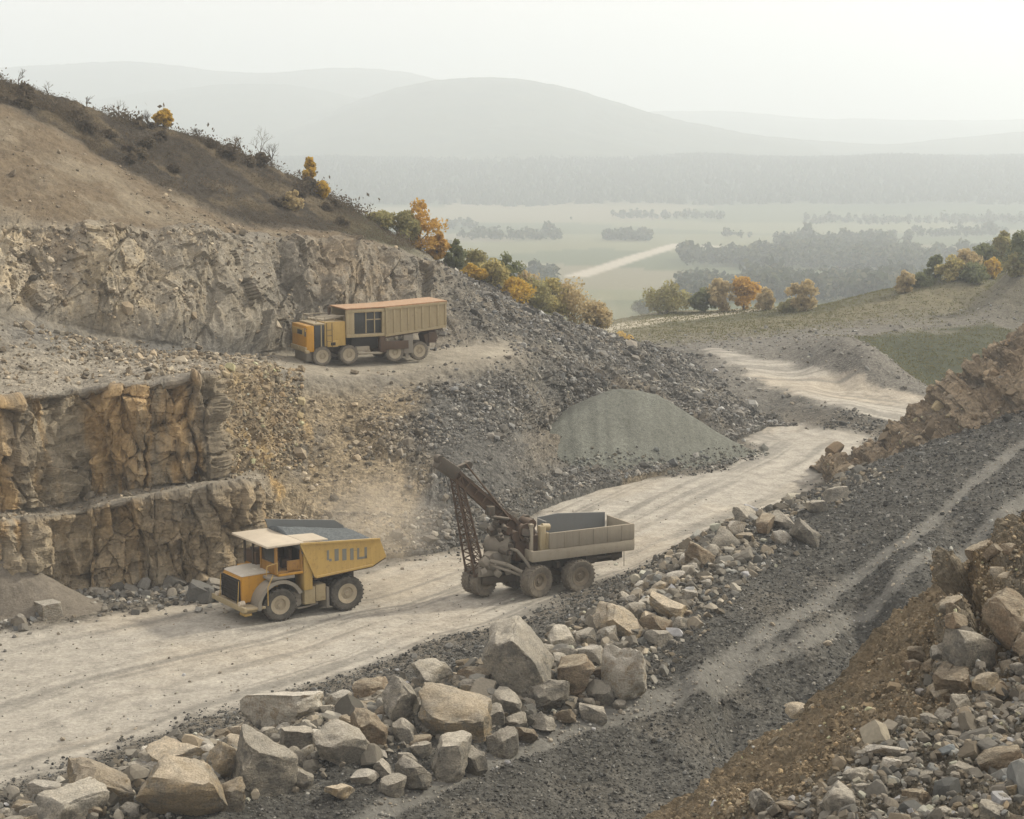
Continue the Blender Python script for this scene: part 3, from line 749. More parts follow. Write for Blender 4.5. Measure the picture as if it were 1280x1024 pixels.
def boulder_mat(name, c1, c2, c3, dust):
    t = NT(name); g = t.n("TexCoord").outputs["Object"]; oi = t.n("ObjectInfo")
    cb = t.n("CombineXYZ")
    for i in range(3): t.l(t.math('MULTIPLY', oi.outputs["Random"], 37.0 + 19 * i), cb.inputs[i])
    ad = t.n("VectorMath", operation='ADD'); t.l(g, ad.inputs[0]); t.l(cb.outputs[0], ad.inputs[1]); v = ad.outputs[0]
    n1 = t.noise(v, .9, 6, .65, .6); n2 = t.noise(v, 2.6, 7, .7); n3 = t.noise(v, 14, 4, .7)
    col = t.mix(t.rng(n1, .42, .58, 0, 1), c1, c2)
    col = t.mix(t.rng(n2, .50, .62, 0, .95), col, c3)
    sx = t.n("SeparateXYZ"); gn = t.n("NewGeometry"); t.l(gn.outputs["Normal"], sx.inputs[0])
    col = t.mix(t.math('MULTIPLY', t.rng(sx.outputs[2], .45, .9, 0, .75), t.rng(n2, .3, .6, .3, 1)), col, dust)       # rock dust lying on top faces
    f = t.math('MULTIPLY', t.rng(n3, .3, .7, .62, 1.3), t.rng(oi.outputs["Random"], 0, 1, .72, 1.2))
    t.base(t.scale(col, f))
    t.bump(t.noise(t.stretch(v, 1, 1, 2.6), 1.6, 9, .72, .8), .9, .34); t.bump(n3, .6, .06)
    t.b.inputs["Specular IOR Level"].default_value = .15
    return t.m
BM = [boulder_mat("grey_boulder", (.23, .215, .18), (.32, .29, .23), (.165, .157, .135), (.54, .50, .42)),
      boulder_mat("tan_boulder", (.34, .275, .18), (.265, .24, .19), (.38, .295, .18), (.58, .51, .40)),
      boulder_mat("pale_boulder", (.46, .43, .36), (.37, .335, .275), (.31, .255, .18), (.64, .61, .54)),
      boulder_mat("brown_boulder", (.21, .155, .10), (.265, .215, .15), (.165, .135, .095), (.42, .37, .28))]

def boulder(name, cx, cy, w, h, tone, label, seed, zf=None, group=None, tilt=0.0, asp=(1, .75, .7), sub=4, cat="boulder", drop=.28, rough=.065, hi=660):
    p = hit(cx, min(cy + h * drop, 1090), zf, hi=hi); Y = p[1]
    c = at_d(cx, cy, Y); d = c[1] * CP + (CZ - c[2]) * SP
    hw, hh = w * d / F / 2, h * d / F / 2
    V = rock_shape(seed, sub, True, 9, rough) * np.array(asp)
    rng = np.random.default_rng(seed + 5)
    yaw = rng.uniform(-.9, .9)
    M = Matrix.Rotation(math.radians(tilt), 3, 'Y') @ Matrix.Rotation(rng.uniform(-.35, .35), 3, 'X') @ Matrix.Rotation(yaw, 3, 'Z')
    V = V @ np.array(M).T
    ex = (V.max(0) - V.min(0)) / 2; V = V - (V.max(0) + V.min(0)) / 2
    dep = min(max(.55 * (hw + hh), .6 * hw), 1.4 * hh + .1)
    V = V / ex * np.array([hw, dep, hh * 1.06])
    V = V + np.array([0, dep * .15, -hh * .03])
    me = mk_mesh(name, V, ICO[sub][1], [BM[tone]], True)
    try: me.set_sharp_from_angle(angle=math.radians(28))
    except Exception: pass
    o = link(name, me, loc=c); tag(o, label, cat, group)
    return o

B = [ # photo x, y, width, height, tone, label, tilt
 (227,990,112,86,1,"large tan block with a pale sunlit face, at the near end of the rock berm",10),
 (125,984,98,60,1,"rounded brownish boulder beside the road, before the large tan block",18),
 (88,1012,92,52,0,"dark grey boulder at the bottom edge, below the rounded brownish one",5),
 (219,946,78,38,1,"low tan boulder lying behind the large pale-faced block",-14),
 (281,953,54,54,1,"tan boulder with a pale slanting edge, behind the large tan block",30),
 (331,960,80,98,0,"tall hunched grey boulder below the long pale slab",20),
 (288,997,38,48,1,"small knobbly tan rock between the large tan block and the hunched grey boulder",0),
 (169,963,26,18,0,"small grey stone between the rounded brownish boulder and the low tan one",0),
 (185,940,25,13,2,"small whitish stone on the road shoulder near the low tan boulder",0),
 (161,1016,34,22,0,"small grey stone tucked under the rounded brownish boulder",0),
 (58,990,50,26,2,"pale topped stone beside the dark grey boulder at the bottom edge",0),
 (352,889,108,56,2,"long whitish slab resting on top of smaller rocks beside the road",-10),
 (371,929,46,44,0,"squarish grey boulder propping up the long whitish slab",0),
 (337,921,28,24,0,"small dark stone squeezed under the long whitish slab",0),
 (428,933,74,60,0,"big blunt grey boulder with a flat slanting top, beside the whitish slab",20),
 (460,916,50,54,3,"brownish grey boulder leaning against the big blunt grey one",10),
 (501,882,50,66,0,"upright pyramid shaped grey boulder on the crest of the berm",0),
 (466,866,54,34,3,"brownish boulder on the road side of the pyramid shaped boulder",0),
 (422,877,36,26,2,"pale rounded stone on the crest next to the whitish slab",0),
 (439,889,44,26,1,"tan wedge of rock below the pale rounded stone",25),
 (506,917,32,34,0,"small grey block at the foot of the pyramid shaped boulder",0),
 (571,895,96,76,1,"large rough boulder with a tan slanting face, near the middle of the berm",28),
 (564,951,52,56,0,"squarish grey block with a whitish flat top, next to the lane",0),
 (516,970,48,44,0,"angular grey rock at the lane edge, near the white-topped block",20),
 (480,964,28,28,0,"cube-like small grey rock in the rubble below the blunt grey boulder",20),
 (456,972,36,17,2,"thin pale stone lying flat in the rubble by the lane",-10),
 (490,984,36,26,0,"small grey rock lying against the lane edge rubble",0),
 (509,950,26,18,0,"little grey stone above the angular rock at the lane edge",0),
 (526,938,28,19,0,"little rounded grey stone beside the white-topped block",0),
 (524,927,32,16,3,"little brownish stone under the large tan-faced boulder",0),
 (537,912,26,18,0,"grey chip wedged between pyramid shaped and tan-faced boulders",0),
 (471,943,28,15,2,"pale flat chip below the brownish grey boulder",-12),
 (374,973,38,30,0,"broken grey rock at the foot of the hunched grey boulder",20),
 (369,950,32,36,0,"grey rock leaning on the side of the hunched grey boulder",35),
 (424,992,38,22,1,"tan stone in the rubble at the bottom edge of the berm",10),
 (542,846,56,40,0,"grey boulder on the road side of the large tan-faced boulder",0),
 (590,858,32,18,0,"flat light grey stone beside the biggest boulder",5),
 (593,953,34,40,0,"dark grey rock next to the white-topped block, by the lane",0),
 (648,833,92,100,0,"biggest boulder of the berm, a huge tilted grey slab",38),
 (683,872,60,46,0,"sharp wedge of pale grey rock at the foot of the biggest boulder",-18),
 (594,845,48,24,3,"flat reddish brown rock beside the biggest boulder",14),
 (633,882,40,36,0,"grey rock under the biggest boulder, with a pale slanting top",30),
 (615,897,32,30,0,"rounded grey rock below the flat light grey stone",0),
 (676,906,38,26,0,"smooth grey rock at the lane edge below the biggest boulder",0),
 (657,920,32,24,3,"brownish grey rock at the lane edge, under the smooth grey one",15),
 (628,930,42,38,0,"grey rock at the lane edge with a pale peaked top",20),
 (646,902,28,22,0,"small grey rock between the ones under the biggest boulder",0),
 (720,847,48,52,3,"block with a rusty brown face, between biggest boulder and tall block",0),
 (780,845,56,76,2,"tall squared block with a pale flat top, standing near the lane",10),
 (739,821,44,32,2,"pale rock lying behind the tall squared block",-10),
 (772,780,62,44,1,"tilted brown-sided slab on the crest behind the tall block",32),
 (703,801,38,34,0,"grey rock on the crest behind the rusty-faced block",0),
 (732,797,30,24,0,"small grey rock on the crest beside the tilted brown slab",0),
 (758,794,28,26,2,"small pale rock under the tilted brown slab",-20),
 (706,821,34,24,0,"low grey rock between the biggest boulder and the pale rock",0),
 (756,871,26,26,0,"rounded small rock at the foot of the tall squared block",0),
 (741,891,36,24,0,"slanting flat stone at the lane edge by the tall squared block",35),
 (706,897,30,24,3,"brown stone at the lane edge below the rusty-faced block",0),
 (775,882,22,13,0,"thin stone lying at the foot of the tall squared block",20),
 (836,760,48,36,1,"brown boulder with a grey side, past the tilted slab on the berm",12),
 (795,762,30,22,2,"pale stone between the tilted slab and the grey-sided brown boulder",0),
 (820,781,44,28,3,"low brownish rock below the grey-sided brown boulder",0),
 (823,799,38,22,0,"flat grey rock sliding down the berm towards the lane",30),
 (852,781,26,20,0,"small grey rock beyond the low brownish rock on the berm",0),
 (862,745,22,18,2,"lone pale stone on the gravel hump of the berm",0),
 (875,696,40,42,3,"reddish brown boulder perched on the gravel crest of the berm",15),
 (906,676,42,30,0,"dusty grey rock next to the perched reddish brown boulder",20),
 (931,646,32,26,0,"dark grey rock on the skyline of the berm against the road",0),
 (920,662,28,24,2,"pale rock below the dark grey one on the berm skyline",0),
 (957,657,26,26,3,"brownish rock beyond the dark grey one on the berm",0),
 (979,652,34,26,0,"grey rock in the far cluster, on the crest over the lane",0),
 (1008,668,38,38,0,"pointed grey boulder sliding from the far cluster towards the lane",30),
 (977,673,28,22,2,"pale stone at the foot of the far cluster of rocks",0),
 (931,673,24,14,1,"tan stone under the pale rock of the berm skyline",0),
 (1024,634,26,18,0,"grey rock past the far cluster, low on the crest",0),
 (1046,619,30,22,0,"last grey rock of the berm, beside the bend of the road",0),
 (946,945,34,36,2,"pale rounded flat stone lying alone in the gravel trough",0),
 (996,890,36,17,1,"flat tan stone on the gravel bank below the lane",8),
 (1019,886,22,18,0,"small grey stone next to the flat tan one on the gravel bank",20),
 (1034,805,14,9,1,"tiny yellowish stone on the near wheel track of the lane",0),
]
for i, (cx, cy, w, h, tone, lab, tl) in enumerate(B):
    big = w * h > 1500
    boulder("boulder" if big else "rock", cx, cy, w, h, tone, lab, 100 + i * 7, tilt=tl, sub=4 if big else 3, cat="boulder" if big else "rock",
            asp=(1, .7, .5) if "slab" in lab else (1, .75, .7))

# squared block at the foot of the cliff
def cut_block():
    p = hit(60, 773); c = at_d(60, 763, p[1])
    V = rock_shape(77, 4, False, 0, 0)
    for n, d in (((1, .05, 0), .5), ((-1, 0, .04), .5), ((0, 1, .05), .5), ((0, -1, 0), .5), ((.03, 0, 1), .45), ((0, .02, -1), .45), ((1, -1, .3), .66), ((-.6, -1, 1), .72)):
        n = np.array(n, float); n /= np.linalg.norm(n); V = V - np.clip(V @ n - d, 0, None)[:, None] * n
    V = V @ np.array(Matrix.Rotation(.7, 3, 'Z')).T
    V = V / np.abs(V).max(0) * np.array([.82, .8, .46]); V += .03 * fbm(V * 3, 3, 3)[:, None] * V
    me = mk_mesh("rock", V, ICO[4][1], [BM[2]], True); me.set_sharp_from_angle(angle=math.radians(30))
    tag(link("rock", me, loc=c), "squared pale grey stone block lying at the foot of the ochre cliff", "rock")
cut_block()

# rocks of the foreground slope
def fs_tree():
    V = FS['V']; d = V[:, 1] * CP + (CZ - V[:, 2]) * SP
    px = 640 + F * V[:, 0] / d; py = 512 - F * (V[:, 2] - CZ + 0) * 1.0 / d * CP - F * V[:, 1] * SP / d
    return px, py
FPX, FPY = fs_tree()
def fs_hit(cx, cy):
    ok = (FS['s'] > 1.9) & (FS['s'] < 4.6)
    k = np.where(ok, (FPX - cx) ** 2 + (FPY - cy) ** 2, 1e12); return FS['V'][int(np.argmin(k))]
def slope_rock(name, cx, cy, w, h, tone, lab, seed, tilt=0, asp=(1, .75, .7), group=None, sub=3, cat="rock"):
    q = fs_hit(min(cx, 1500), min(cy + h * .2, 1150))
    zf = lambda xs, Ys: np.where(Ys >= q[1], 1e6, -1e6)
    return boulder(name, cx, cy, w, h, tone, lab, seed, zf=zf, tilt=tilt, asp=asp, group=group, sub=sub, cat=cat)
FR = [
 (1213,815,70,64,0,"large pale grey boulder stuck in the brown earth slope",25),
 (1196,854,58,38,3,"brown block in the earth slope, under the large pale grey boulder",-12),
 (1201,880,30,24,0,"small grey rock under the overhanging brown block",0),
 (1188,897,40,22,0,"grey rock where the brown earth meets the stone rubble",12),
 (1228,694,40,34,3,"brown rock jutting from the top of the earth slope",-30),
 (1193,766,24,28,3,"brown rock poking out of the edge of the earth slope",10),
 (1262,775,60,70,3,"large brown rock face high in the earth slope",20),
 (1252,950,60,36,3,"brown slab leaning in the stone rubble of the corner slope",-35),
 (1076,969,44,18,0,"long smooth grey stone at the edge of the rubble slope",-14),
 (1112,964,30,34,2,"pale stone with a yellowish tip in the rubble slope",15),
 (1086,988,40,16,0,"dark flat stone below the long smooth grey one",-14),
 (1049,1001,46,40,0,"angular grey stone at the bottom of the rubble slope",10),
 (1108,938,54,15,2,"thin pale slab half buried where earth and rubble meet",-3),
 (1202,969,38,30,0,"rounded grey stone beside the leaning brown slab",0),
 (1204,912,28,18,2,"pale stone below the grey rock at the edge of the brown earth",-20),
 (1233,918,26,14,2,"whitish stone above the leaning brown slab",-25),
 (1278,962,26,24,2,"bluish white stone next to the leaning brown slab",20),
 (1146,1001,36,30,3,"brownish stone in the middle of the lower rubble slope",0),
 (1158,1018,28,18,2,"pale bluish flat stone at the bottom of the rubble slope",-10),
 (1240,1014,32,24,0,"grey stone at the bottom edge under the brown slab",0),
 (1268,986,24,16,1,"tan stone under the leaning brown slab",0),
 (1136,1004,24,22,0,"grey stone touching the brownish one in the lower rubble",0),
 (954,1003,36,34,0,"grey stone sticking up from the tail of the brown earth slope",35),
 (985,1010,34,14,3,"splintered brownish rock at the tail of the earth slope",-10),
]
for i, (cx, cy, w, h, tone, lab, tl) in enumerate(FR):
    slope_rock("boulder" if w * h > 3000 else "rock", cx, cy, w, h, tone, lab, 900 + 11 * i, tl, sub=4, cat="boulder" if w * h > 3000 else "rock")
rng = np.random.default_rng(15)
okb = np.where((FPX > 1130) & (FPX < 1285) & (FPY > 690) & (FPY < 880) & (FS['s'] > 1.9) & (FS['s'] < 3.4))[0]
for i in range(34):
    k = rng.choice(okb); w = rng.uniform(14, 38)
    slope_rock("rock", FPX[k], FPY[k], w, w * rng.uniform(.6, .95), int(rng.choice([3, 3, 1])), "rough brown rock bedded in the earth at the top of the corner slope", 2000 + i, rng.uniform(-40, 40), group="brown rocks bedded in the corner slope", sub=3)
rng = np.random.default_rng(5)
ok = np.where((FS['rub'] > .6) & (FS['s'] > 2.3) & (FS['s'] < 4.4) & (FPX > 940) & (FPX < 1300) & (FPY < 1050))[0]
for i in range(95):
    k = rng.choice(ok); w = rng.uniform(11, 25)
    if any(abs(FPX[k] - r[0]) < r[2] * .35 and abs(FPY[k] - r[1]) < r[3] * .5 for r in FR): continue
    slope_rock("stone", FPX[k], FPY[k] - 3, w, w * rng.uniform(.5, .8), int(rng.choice([0, 0, 0, 0, 3])), "small loose grey stone among the rubble of the corner slope", 3000 + i, rng.uniform(-30, 30), group="loose stones of the corner rubble slope", sub=3, cat="stone")

# stones of the berm that nothing tells apart
CREST = [at_z(x, y, z)[:2] for x, y, z in [(30,1015,1.2),(100,1000,1.2),(250,945,1.3),(400,905,1.4),(500,880,1.4),(600,860,1.5),(700,830,1.6),(780,785,1.8),(830,745,2.2),(875,700,2.6)]]
CREST2 = [at_z(x, y, z)[:2] for x, y, z in [(875,700,2.6),(930,655,2.7),(1000,640,2.9),(1055,615,3.3)]]
gX, gY, gZ = G['X'], G['Y'], G['Z']
near = (gY < 150) & (gY > 40)
dc = np.full(gX.shape, 99.0); dc[near] = seg_dist(gX[near], gY[near], CREST)
dc2 = np.full(gX.shape, 99.0); dc2[near] = seg_dist(gX[near], gY[near], CREST2)
gP = np.stack([gX, gY, gZ], -1)
gd = gY * CP + (CZ - gZ) * SP; gpx = 640 + F * gX / gd; gpy = 512 - F * ((gZ - CZ) * CP + gY * SP) / gd
inframe = (gpx > -30) & (gpx < 1310) & (gpy < 1050)
ok = np.where((dc < 2.4) & inframe & (G['lane'] < .2) & (G['road'] < .1))[0]
for i in range(215):
    k = rng.choice(ok); d = gd[k]; w = rng.uniform(12, 34) * 70 / d
    boulder("stone", gpx[k], gpy[k] - w * .2, w, w * rng.uniform(.55, .85), int(rng.choice([0, 0, 1, 2, 3])), "small broken stone jumbled between the boulders of the berm", 5000 + i, tilt=rng.uniform(-35, 35), group="small stones between the berm boulders", sub=2, cat="stone", rough=.06)

# ------------------------------------------------------------------ rubble and gravel nobody could count
def pick(w, n, seed):
    r = np.random.default_rng(seed); c = np.cumsum(w); return np.searchsorted(c, r.random(n) * c[-1])
def jitter(P, a, seed): 
    r = np.random.default_rng(seed); return P + r.normal(size=P.shape) * np.array([a, a, 0])
def tones(n, seed, base, var=.35, warm=.05):
    r = np.random.default_rng(seed); k = np.exp(r.normal(size=(n, 1)) * var); w = r.normal(size=(n, 1)) * warm
    return np.clip(np.array(base)[None] * k * (1 + w * np.array([1.0, .25, -.8])), .02, .36)
w = ((dc < 4.0) * np.exp(-(dc / 3.0) ** 2) + .5 * np.exp(-(dc2 / 2.6) ** 2)) * inframe * (1 - G['lane']) * (1 - G['road'])
i = pick(w, 6500, 1); r = np.random.default_rng(2)
scatter("rubble", gP[i], np.exp(r.normal(size=len(i)) * .5) * .30, tones(len(i), 3, (.17, .155, .125), .45), STONE, 2, 4)
w = (1 - G['road']) * (1 - .95 * G['lane']) * (1 - G['grass']) * (gY < 165) * inframe * (dc > 1.0) * np.clip(gX * .9 + 70 - gY / DS, 0, 1) 
i = pick(w, 60000, 11); r = np.random.default_rng(12)
scatter("gravel", jitter(gP[i], .03, 6), np.exp(r.normal(size=len(i)) * .45) * .0011 * gd[i], tones(len(i), 13, (.092, .090, .081), .5, .03), STONE, 1, 14)
w = G['lane'] * inframe + .06 * G['road'] * (gY < 125) * inframe
i = pick(w, 1800, 15); r = np.random.default_rng(16)
scatter("gravel", gP[i], np.exp(r.normal(size=len(i)) * .5) * .09, tones(len(i), 17, (.27, .25, .21), .25), STONE, 1, 18)
w = (1 - G['road']) * (gY > 135) * (gY < 225) * (1 - G['grass']) * inframe
i = pick(w, 9000, 19); r = np.random.default_rng(20)
scatter("gravel", gP[i], np.exp(r.normal(size=len(i)) * .5) * .20, tones(len(i), 21, (.20, .19, .165), .3), STONE, 1, 22)
# scree, banks and ledges of the hillside
hv = HL['V']; hs, hp = HL['s'], HL['px']; vis = (hp > -60) & (hp < 1005) & (hs > 0) & (hs < 8.2)
w = vis * (1 - HL['road']) * (HL['scree'] + 1.1 * HL['bank'] + 1.2 * HL['ridge'] + .5 * sstep(2.95, 3.1, hs) * sstep(5.0, 4.7, hs) + .9 * sstep(.95, 1.05, hs) * sstep(2.1, 2.0, hs) * HL['left'] + .16 * HL['up'] + .05 * HL['soil']) * (1 - HL['veg'])
w = w * (.25 + sstep(-.25, .35, fbm(hv * .16, 4, 64))) * (1 - .72 * sstep(560, 420, hp) * (hs < 3) * (hs > .12))
i = pick(w, 80000, 31); r = np.random.default_rng(32)
k_ = sstep(580, 430, hp[i])[:, None]; pal = tones(len(i), 33, (.148, .142, .126), .42, .04) * (1 + k_ * np.array([[.45, .28, .05]])); 
scatter("scree_rubble", jitter(hv[i], .05, 7), np.exp(r.normal(size=len(i)) * .62) * .135, pal, STONE, 1, 34)
# talus along the foot of the cliff
w = vis * np.exp(-((hs - .05) / .10) ** 2) * (hp < 350)
i = pick(w, 3200, 41); r = np.random.default_rng(42); P = hv[i] + np.c_[r.uniform(-.3, .6, len(i)), -np.abs(r.normal(size=len(i))) * 2.2, np.zeros(len(i))]
P[:, 2] = gz(P[:, 0], P[:, 1])
scatter("rubble", P, np.exp(r.normal(size=len(i)) * .65) * .17, tones(len(i), 43, (.16, .15, .128), .4), STONE, 2, 44)
# corner rubble
w = (.12 + FS['rub']) * (FS['s'] > 1.6) * (FS['s'] < 4.4) * (FPX > 820) * (FPX < 1800) * (FPY < 1150) * (1 - .6 * FS['rock'])
i = pick(w, 15000, 51); r = np.random.default_rng(52)
scatter("rubble", FS['V'][i], np.exp(r.normal(size=len(i)) * .6) * (.04 + .085 * FS['rub'][i]), np.clip(tones(len(i), 53, (.165, .15, .122), .34, .07), 0, .25) * (np.array([[1, .9, .75]]) * (1 - FS['rub'][i, None]) + FS['rub'][i, None]), STONE, 2, 54)

w = (1 - FS['rub']) * (FS['s'] > 1.2) * (FS['s'] < 3.4) * (FPX > 820) * (FPX < 1600) * (FPY < 1100)
i = pick(w, 13000, 56); r = np.random.default_rng(57)
scatter("earth_clods", FS['V'][i], np.exp(r.normal(size=len(i)) * .55) * .055, tones(len(i), 58, (.20, .16, .105), .38, .06), STONE, 1, 59)
i = pick(vis * (np.clip(hp - 268, 0, 1)) * (hp < 380) * (hs > 1.9) * (hs < 3.3), 2600, 61); r = np.random.default_rng(62)
scatter("scree_rubble", jitter(hv[i], .05, 8), np.exp(r.normal(size=len(i)) * .6) * .15, tones(len(i), 63, (.25, .20, .13), .3, .06), STONE, 1, 64)

RV = np.array([v.co[:] for v in bpy.data.objects['rock_ridge'].data.vertices]); i = pick((RV[:, 2] > .5) * (RV[:, 1] < 135) * 1.0, 1000, 65); r = np.random.default_rng(66)
scatter("rubble", RV[i], np.exp(r.normal(size=len(i)) * .65) * .20, tones(len(i), 67, (.22, .175, .12), .35, .06), STONE, 2, 68)

# ------------------------------------------------------------------ grey-green gravel stockpile, and the dusty heap at the cliff
def heap(name, foot, crest, label, mat, col, cat, seed, amp=.12):
    """foot: outline on the ground, crest: matching points of the top ridge (3-D)"""
    n = 220; A = np.array(foot + foot[:1]); C = np.array(crest + crest[:1]); t0 = np.linspace(0, 1, len(A)); t = np.linspace(0, 1, n, endpoint=False)
    A = np.stack([np.interp(t, t0, A[:, k]) for k in range(3)], -1); C = np.stack([np.interp(t, t0, C[:, k]) for k in range(3)], -1)
    ker = np.ones(11) / 11
    sm = lambda q: np.stack([np.convolve(np.r_[q[-5:, k], q[:, k], q[:5, k]], ker, 'valid') for k in range(3)], -1)
    A, C = sm(sm(A)), sm(C); nr = 90
    P = []
    for j in range(nr):
        f = j / (nr - 1.0); g = f if f > .12 else f * f / .24 + .06
        g = min(1, f ** 1.06)
        P.append(A * (1 - g) + C * g)
    P = np.array(P).reshape(-1, 3)
    f = np.repeat(np.linspace(0, 1, nr), n)
    ang = np.tile(t, nr)
    P[:, 2] += amp * fbm(P * .5, 4, seed) + amp * .8 * (1 - f) * f * 4 * fbm(np.stack([ang * 60, f * 1.5, 0 * f], -1), 3, seed + 1) - .30 * f ** 5
    idx = np.arange(nr * n).reshape(nr, n); nx = np.roll(idx, -1, 1)
    Fc = np.stack([idx[:-1], nx[:-1], nx[1:], idx[1:]], -1).reshape(-1, 4)
    top = P[-n:].mean(0); V = np.r_[P, top[None]]
    Ft = np.stack([idx[-1], nx[-1], np.full(n, len(V) - 1), np.full(n, len(V) - 1)], -1)
    m = fbm(V * .35, 4, seed + 3); st = fbm(np.stack([np.r_[ang, 0] * 70, np.r_[f, 1] * 2, 0 * m], -1), 3, seed + 5)
    c = np.array(col)[None] * (1 + .10 * m + .10 * st)[:, None]
    me = mk_mesh(name, V, np.r_[Fc, Ft[:, :4]], [mat], True, np.c_[c, np.full(len(V), .35)])
    me.validate()
    return tag(link(name, me), label, cat)
def stockpile():
    front = [at_y(672,582,77.4), at_y(720,584,77.6), at_y(765,585,78), at_y(842,584,79.8), at_y(912,575,82.4), at_y(946,563,84.2)]
    front = np.array(front); CY = 139.6
    cr = np.array([at_d(x, y, CY) for x, y in [(660,534),(690,521),(712,512),(745,498),(766,489.5),(800,487),(824,488.5),(860,512),(900,540),(945,563),(980,590)]])
    xs = np.linspace(front[0, 0] - 1, front[-1, 0] + 1.0, 260); ys = np.linspace(129.5, 156, 200)
    X, Y = np.meshgrid(xs, ys); X, Y = X.ravel(), Y.ravel(); P = np.stack([X, Y, 0 * X], -1)
    fy = np.interp(X, front[:, 0], front[:, 1]); fz = np.interp(X, front[:, 0], front[:, 2]) - .15
    wob = .5 * fbm(P * .25, 3, 7)
    d = (Y - fy) * .93 + wob * .6
    cz = np.interp(X, cr[:, 0], cr[:, 2]); ker = np.hanning(15)
    a_ = fz + .60 * d; b_ = cz + .12 * wob; c_ = cz - .62 * (Y - CY - 2.2)
    k = .22
    z = -k * np.log(np.exp(-a_ / k) + np.exp(-b_ / k) + np.exp(-c_ / k))
    z = z + .05 * fbm(P * np.array([2.2, .35, 1]), 4, 9) + .05 * fbm(P * .9, 4, 10)
    z = np.maximum(z, -.8)
    V = np.stack([X, Y, z], -1); m = fbm(V * .35, 4, 10); st = fbm(np.stack([X * 1.8, d * .12, 0 * X], -1), 4, 12)
    c = np.array((.165, .172, .147))[None] * (1 + .14 * m + .22 * st)[:, None]
    me = mk_mesh("gravel_stockpile", V, grid_faces(200, 260), [terrain_mat("crushed_gravel", 3.0, .45, .8, 12.0)], True, np.c_[c, np.full(len(V), .55)])
    tag(link("gravel_stockpile", me), "grey-green pile of crushed gravel at the bend of the haul road", "gravel pile")
    r = np.random.default_rng(3); w = np.exp(-((d - .3) / .9) ** 2) * (d > -1.2); i = pick(w, 900, 5)
    Q = V[i].copy(); Q[:, 2] = np.maximum(Q[:, 2], 0)
    scatter("gravel", Q, np.exp(r.normal(size=len(i)) * .5) * .16, tones(len(i), 6, (.15, .15, .13), .3), STONE, 1, 15)
stockpile()
def dust_heap():
    ap = at_d(-14, 684, 95.2); n = 170; u = np.linspace(-1, 1, n); X, Y = np.meshgrid(ap[0] + u * 7.0, ap[1] + u * 4.0); X, Y = X.ravel(), Y.ravel(); P = np.stack([X, Y, 0 * X], -1)
    r = np.sqrt((X - ap[0]) ** 2 + ((Y - ap[1]) * 1.9) ** 2 + .35) + .35 * fbm(P * .3, 3, 3)
    an = np.arctan2((Y - ap[1]) * 1.5, X - ap[0])
    z = ap[2] + .3 - .62 * r + .07 * fbm(P * .9, 4, 10) + .06 * fbm(np.stack([np.cos(an) * 6, np.sin(an) * 6, r * .3], -1), 3, 12)
    z = np.where(z < .25, .25 + (z - .25) * .45, z); z = np.maximum(z, -.5)
    m = fbm(P * .4, 4, 13)
    me = mk_mesh("dust_heap", np.stack([X, Y, z], -1), grid_faces(n, n), [terrain_mat("fine_spoil", 2.0, .4, .7, 10.0)], True, np.c_[np.array((.19, .168, .135))[None] * (1 + .15 * m)[:, None], np.full(len(X), .3)])
    tag(link("dust_heap", me), "smooth dusty grey heap of fines leaning on the foot of the ochre cliff", "spoil heap")
dust_heap()
# ------------------------------------------------------------------ vehicle materials
def paint(name, col, rust=(.13, .06, .03), dust=(.40, .35, .27), wear=.45, dirt=.5, rough=.55):
    t = NT(name); v = t.coord()
    n1 = t.noise(v, 1.1, 8, .7); n2 = t.noise(v, 6, 6, .72); st = t.noise(t.stretch(v, 5, 5, .5), 1.2, 5, .65)
    c = t.mix(t.rng(n1, .3, .7, 0, .35), col, tuple(x * .7 for x in col))
    c = t.mix(t.math('MULTIPLY', t.rng(st, .45, .75, 0, 1), wear * .8), c, tuple(x * .45 for x in col))
    c = t.mix(t.math('MULTIPLY', t.rng(n2, .56, .66, 0, 1), wear), c, rust)
    g = t.n("NewGeometry"); s = t.n("SeparateXYZ"); t.l(g.outputs["Normal"], s.inputs[0])
    c = t.mix(t.math('MULTIPLY', t.rng(s.outputs[2], .3, .95, .25, 1), t.math('MULTIPLY', t.rng(n1, .3, .6, .5, 1), dirt)), c, dust)
    t.base(c); t.b.inputs["Roughness"].default_value = rough; t.bump(n2, .15, .02)
    return t.m
M = {
 'oldyellow': paint("grimy_yellow_paint", (.30, .155, .03), wear=.7, dirt=.25),
 'yellow': paint("yellow_paint", (.50, .25, .016), wear=.35, dirt=.35),
 'faded': paint("faded_yellow_paint", (.46, .305, .08), wear=.4, dirt=.5),
 'beige': paint("beige_paint", (.37, .30, .17), wear=.4, dirt=.6),
 'cream': paint("cream_roof", (.60, .53, .42), wear=.25, dirt=.8),
 'white': paint("whitish_hood", (.58, .55, .48), wear=.2, dirt=.3),
 'grey': paint("grey_steel", (.20, .185, .155), wear=.35, dirt=.6, rough=.7),
 'lgrey': paint("pale_grey_boards", (.30, .268, .205), wear=.3, dirt=.6, rough=.8),
 'blue': paint("blue_grey_steel", (.135, .150, .155), wear=.15, dirt=.35, rough=.7),
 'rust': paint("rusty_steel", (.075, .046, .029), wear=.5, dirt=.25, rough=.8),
 'rusttop': paint("rust_orange_cover", (.38, .20, .095), rust=(.48, .39, .26), wear=1.0, dirt=.4, rough=.8),
 'oil': paint("oily_machinery", (.055, .046, .036), wear=.5, dirt=.35, rough=.6),
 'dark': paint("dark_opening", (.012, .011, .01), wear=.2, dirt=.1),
 'letter': paint("worn_lettering", (.165, .17, .15), wear=.25, dirt=.2),
 'concrete': paint("concrete_boards", (.25, .222, .17), rust=(.17, .15, .11), wear=.45, dirt=.5, rough=.9),
}
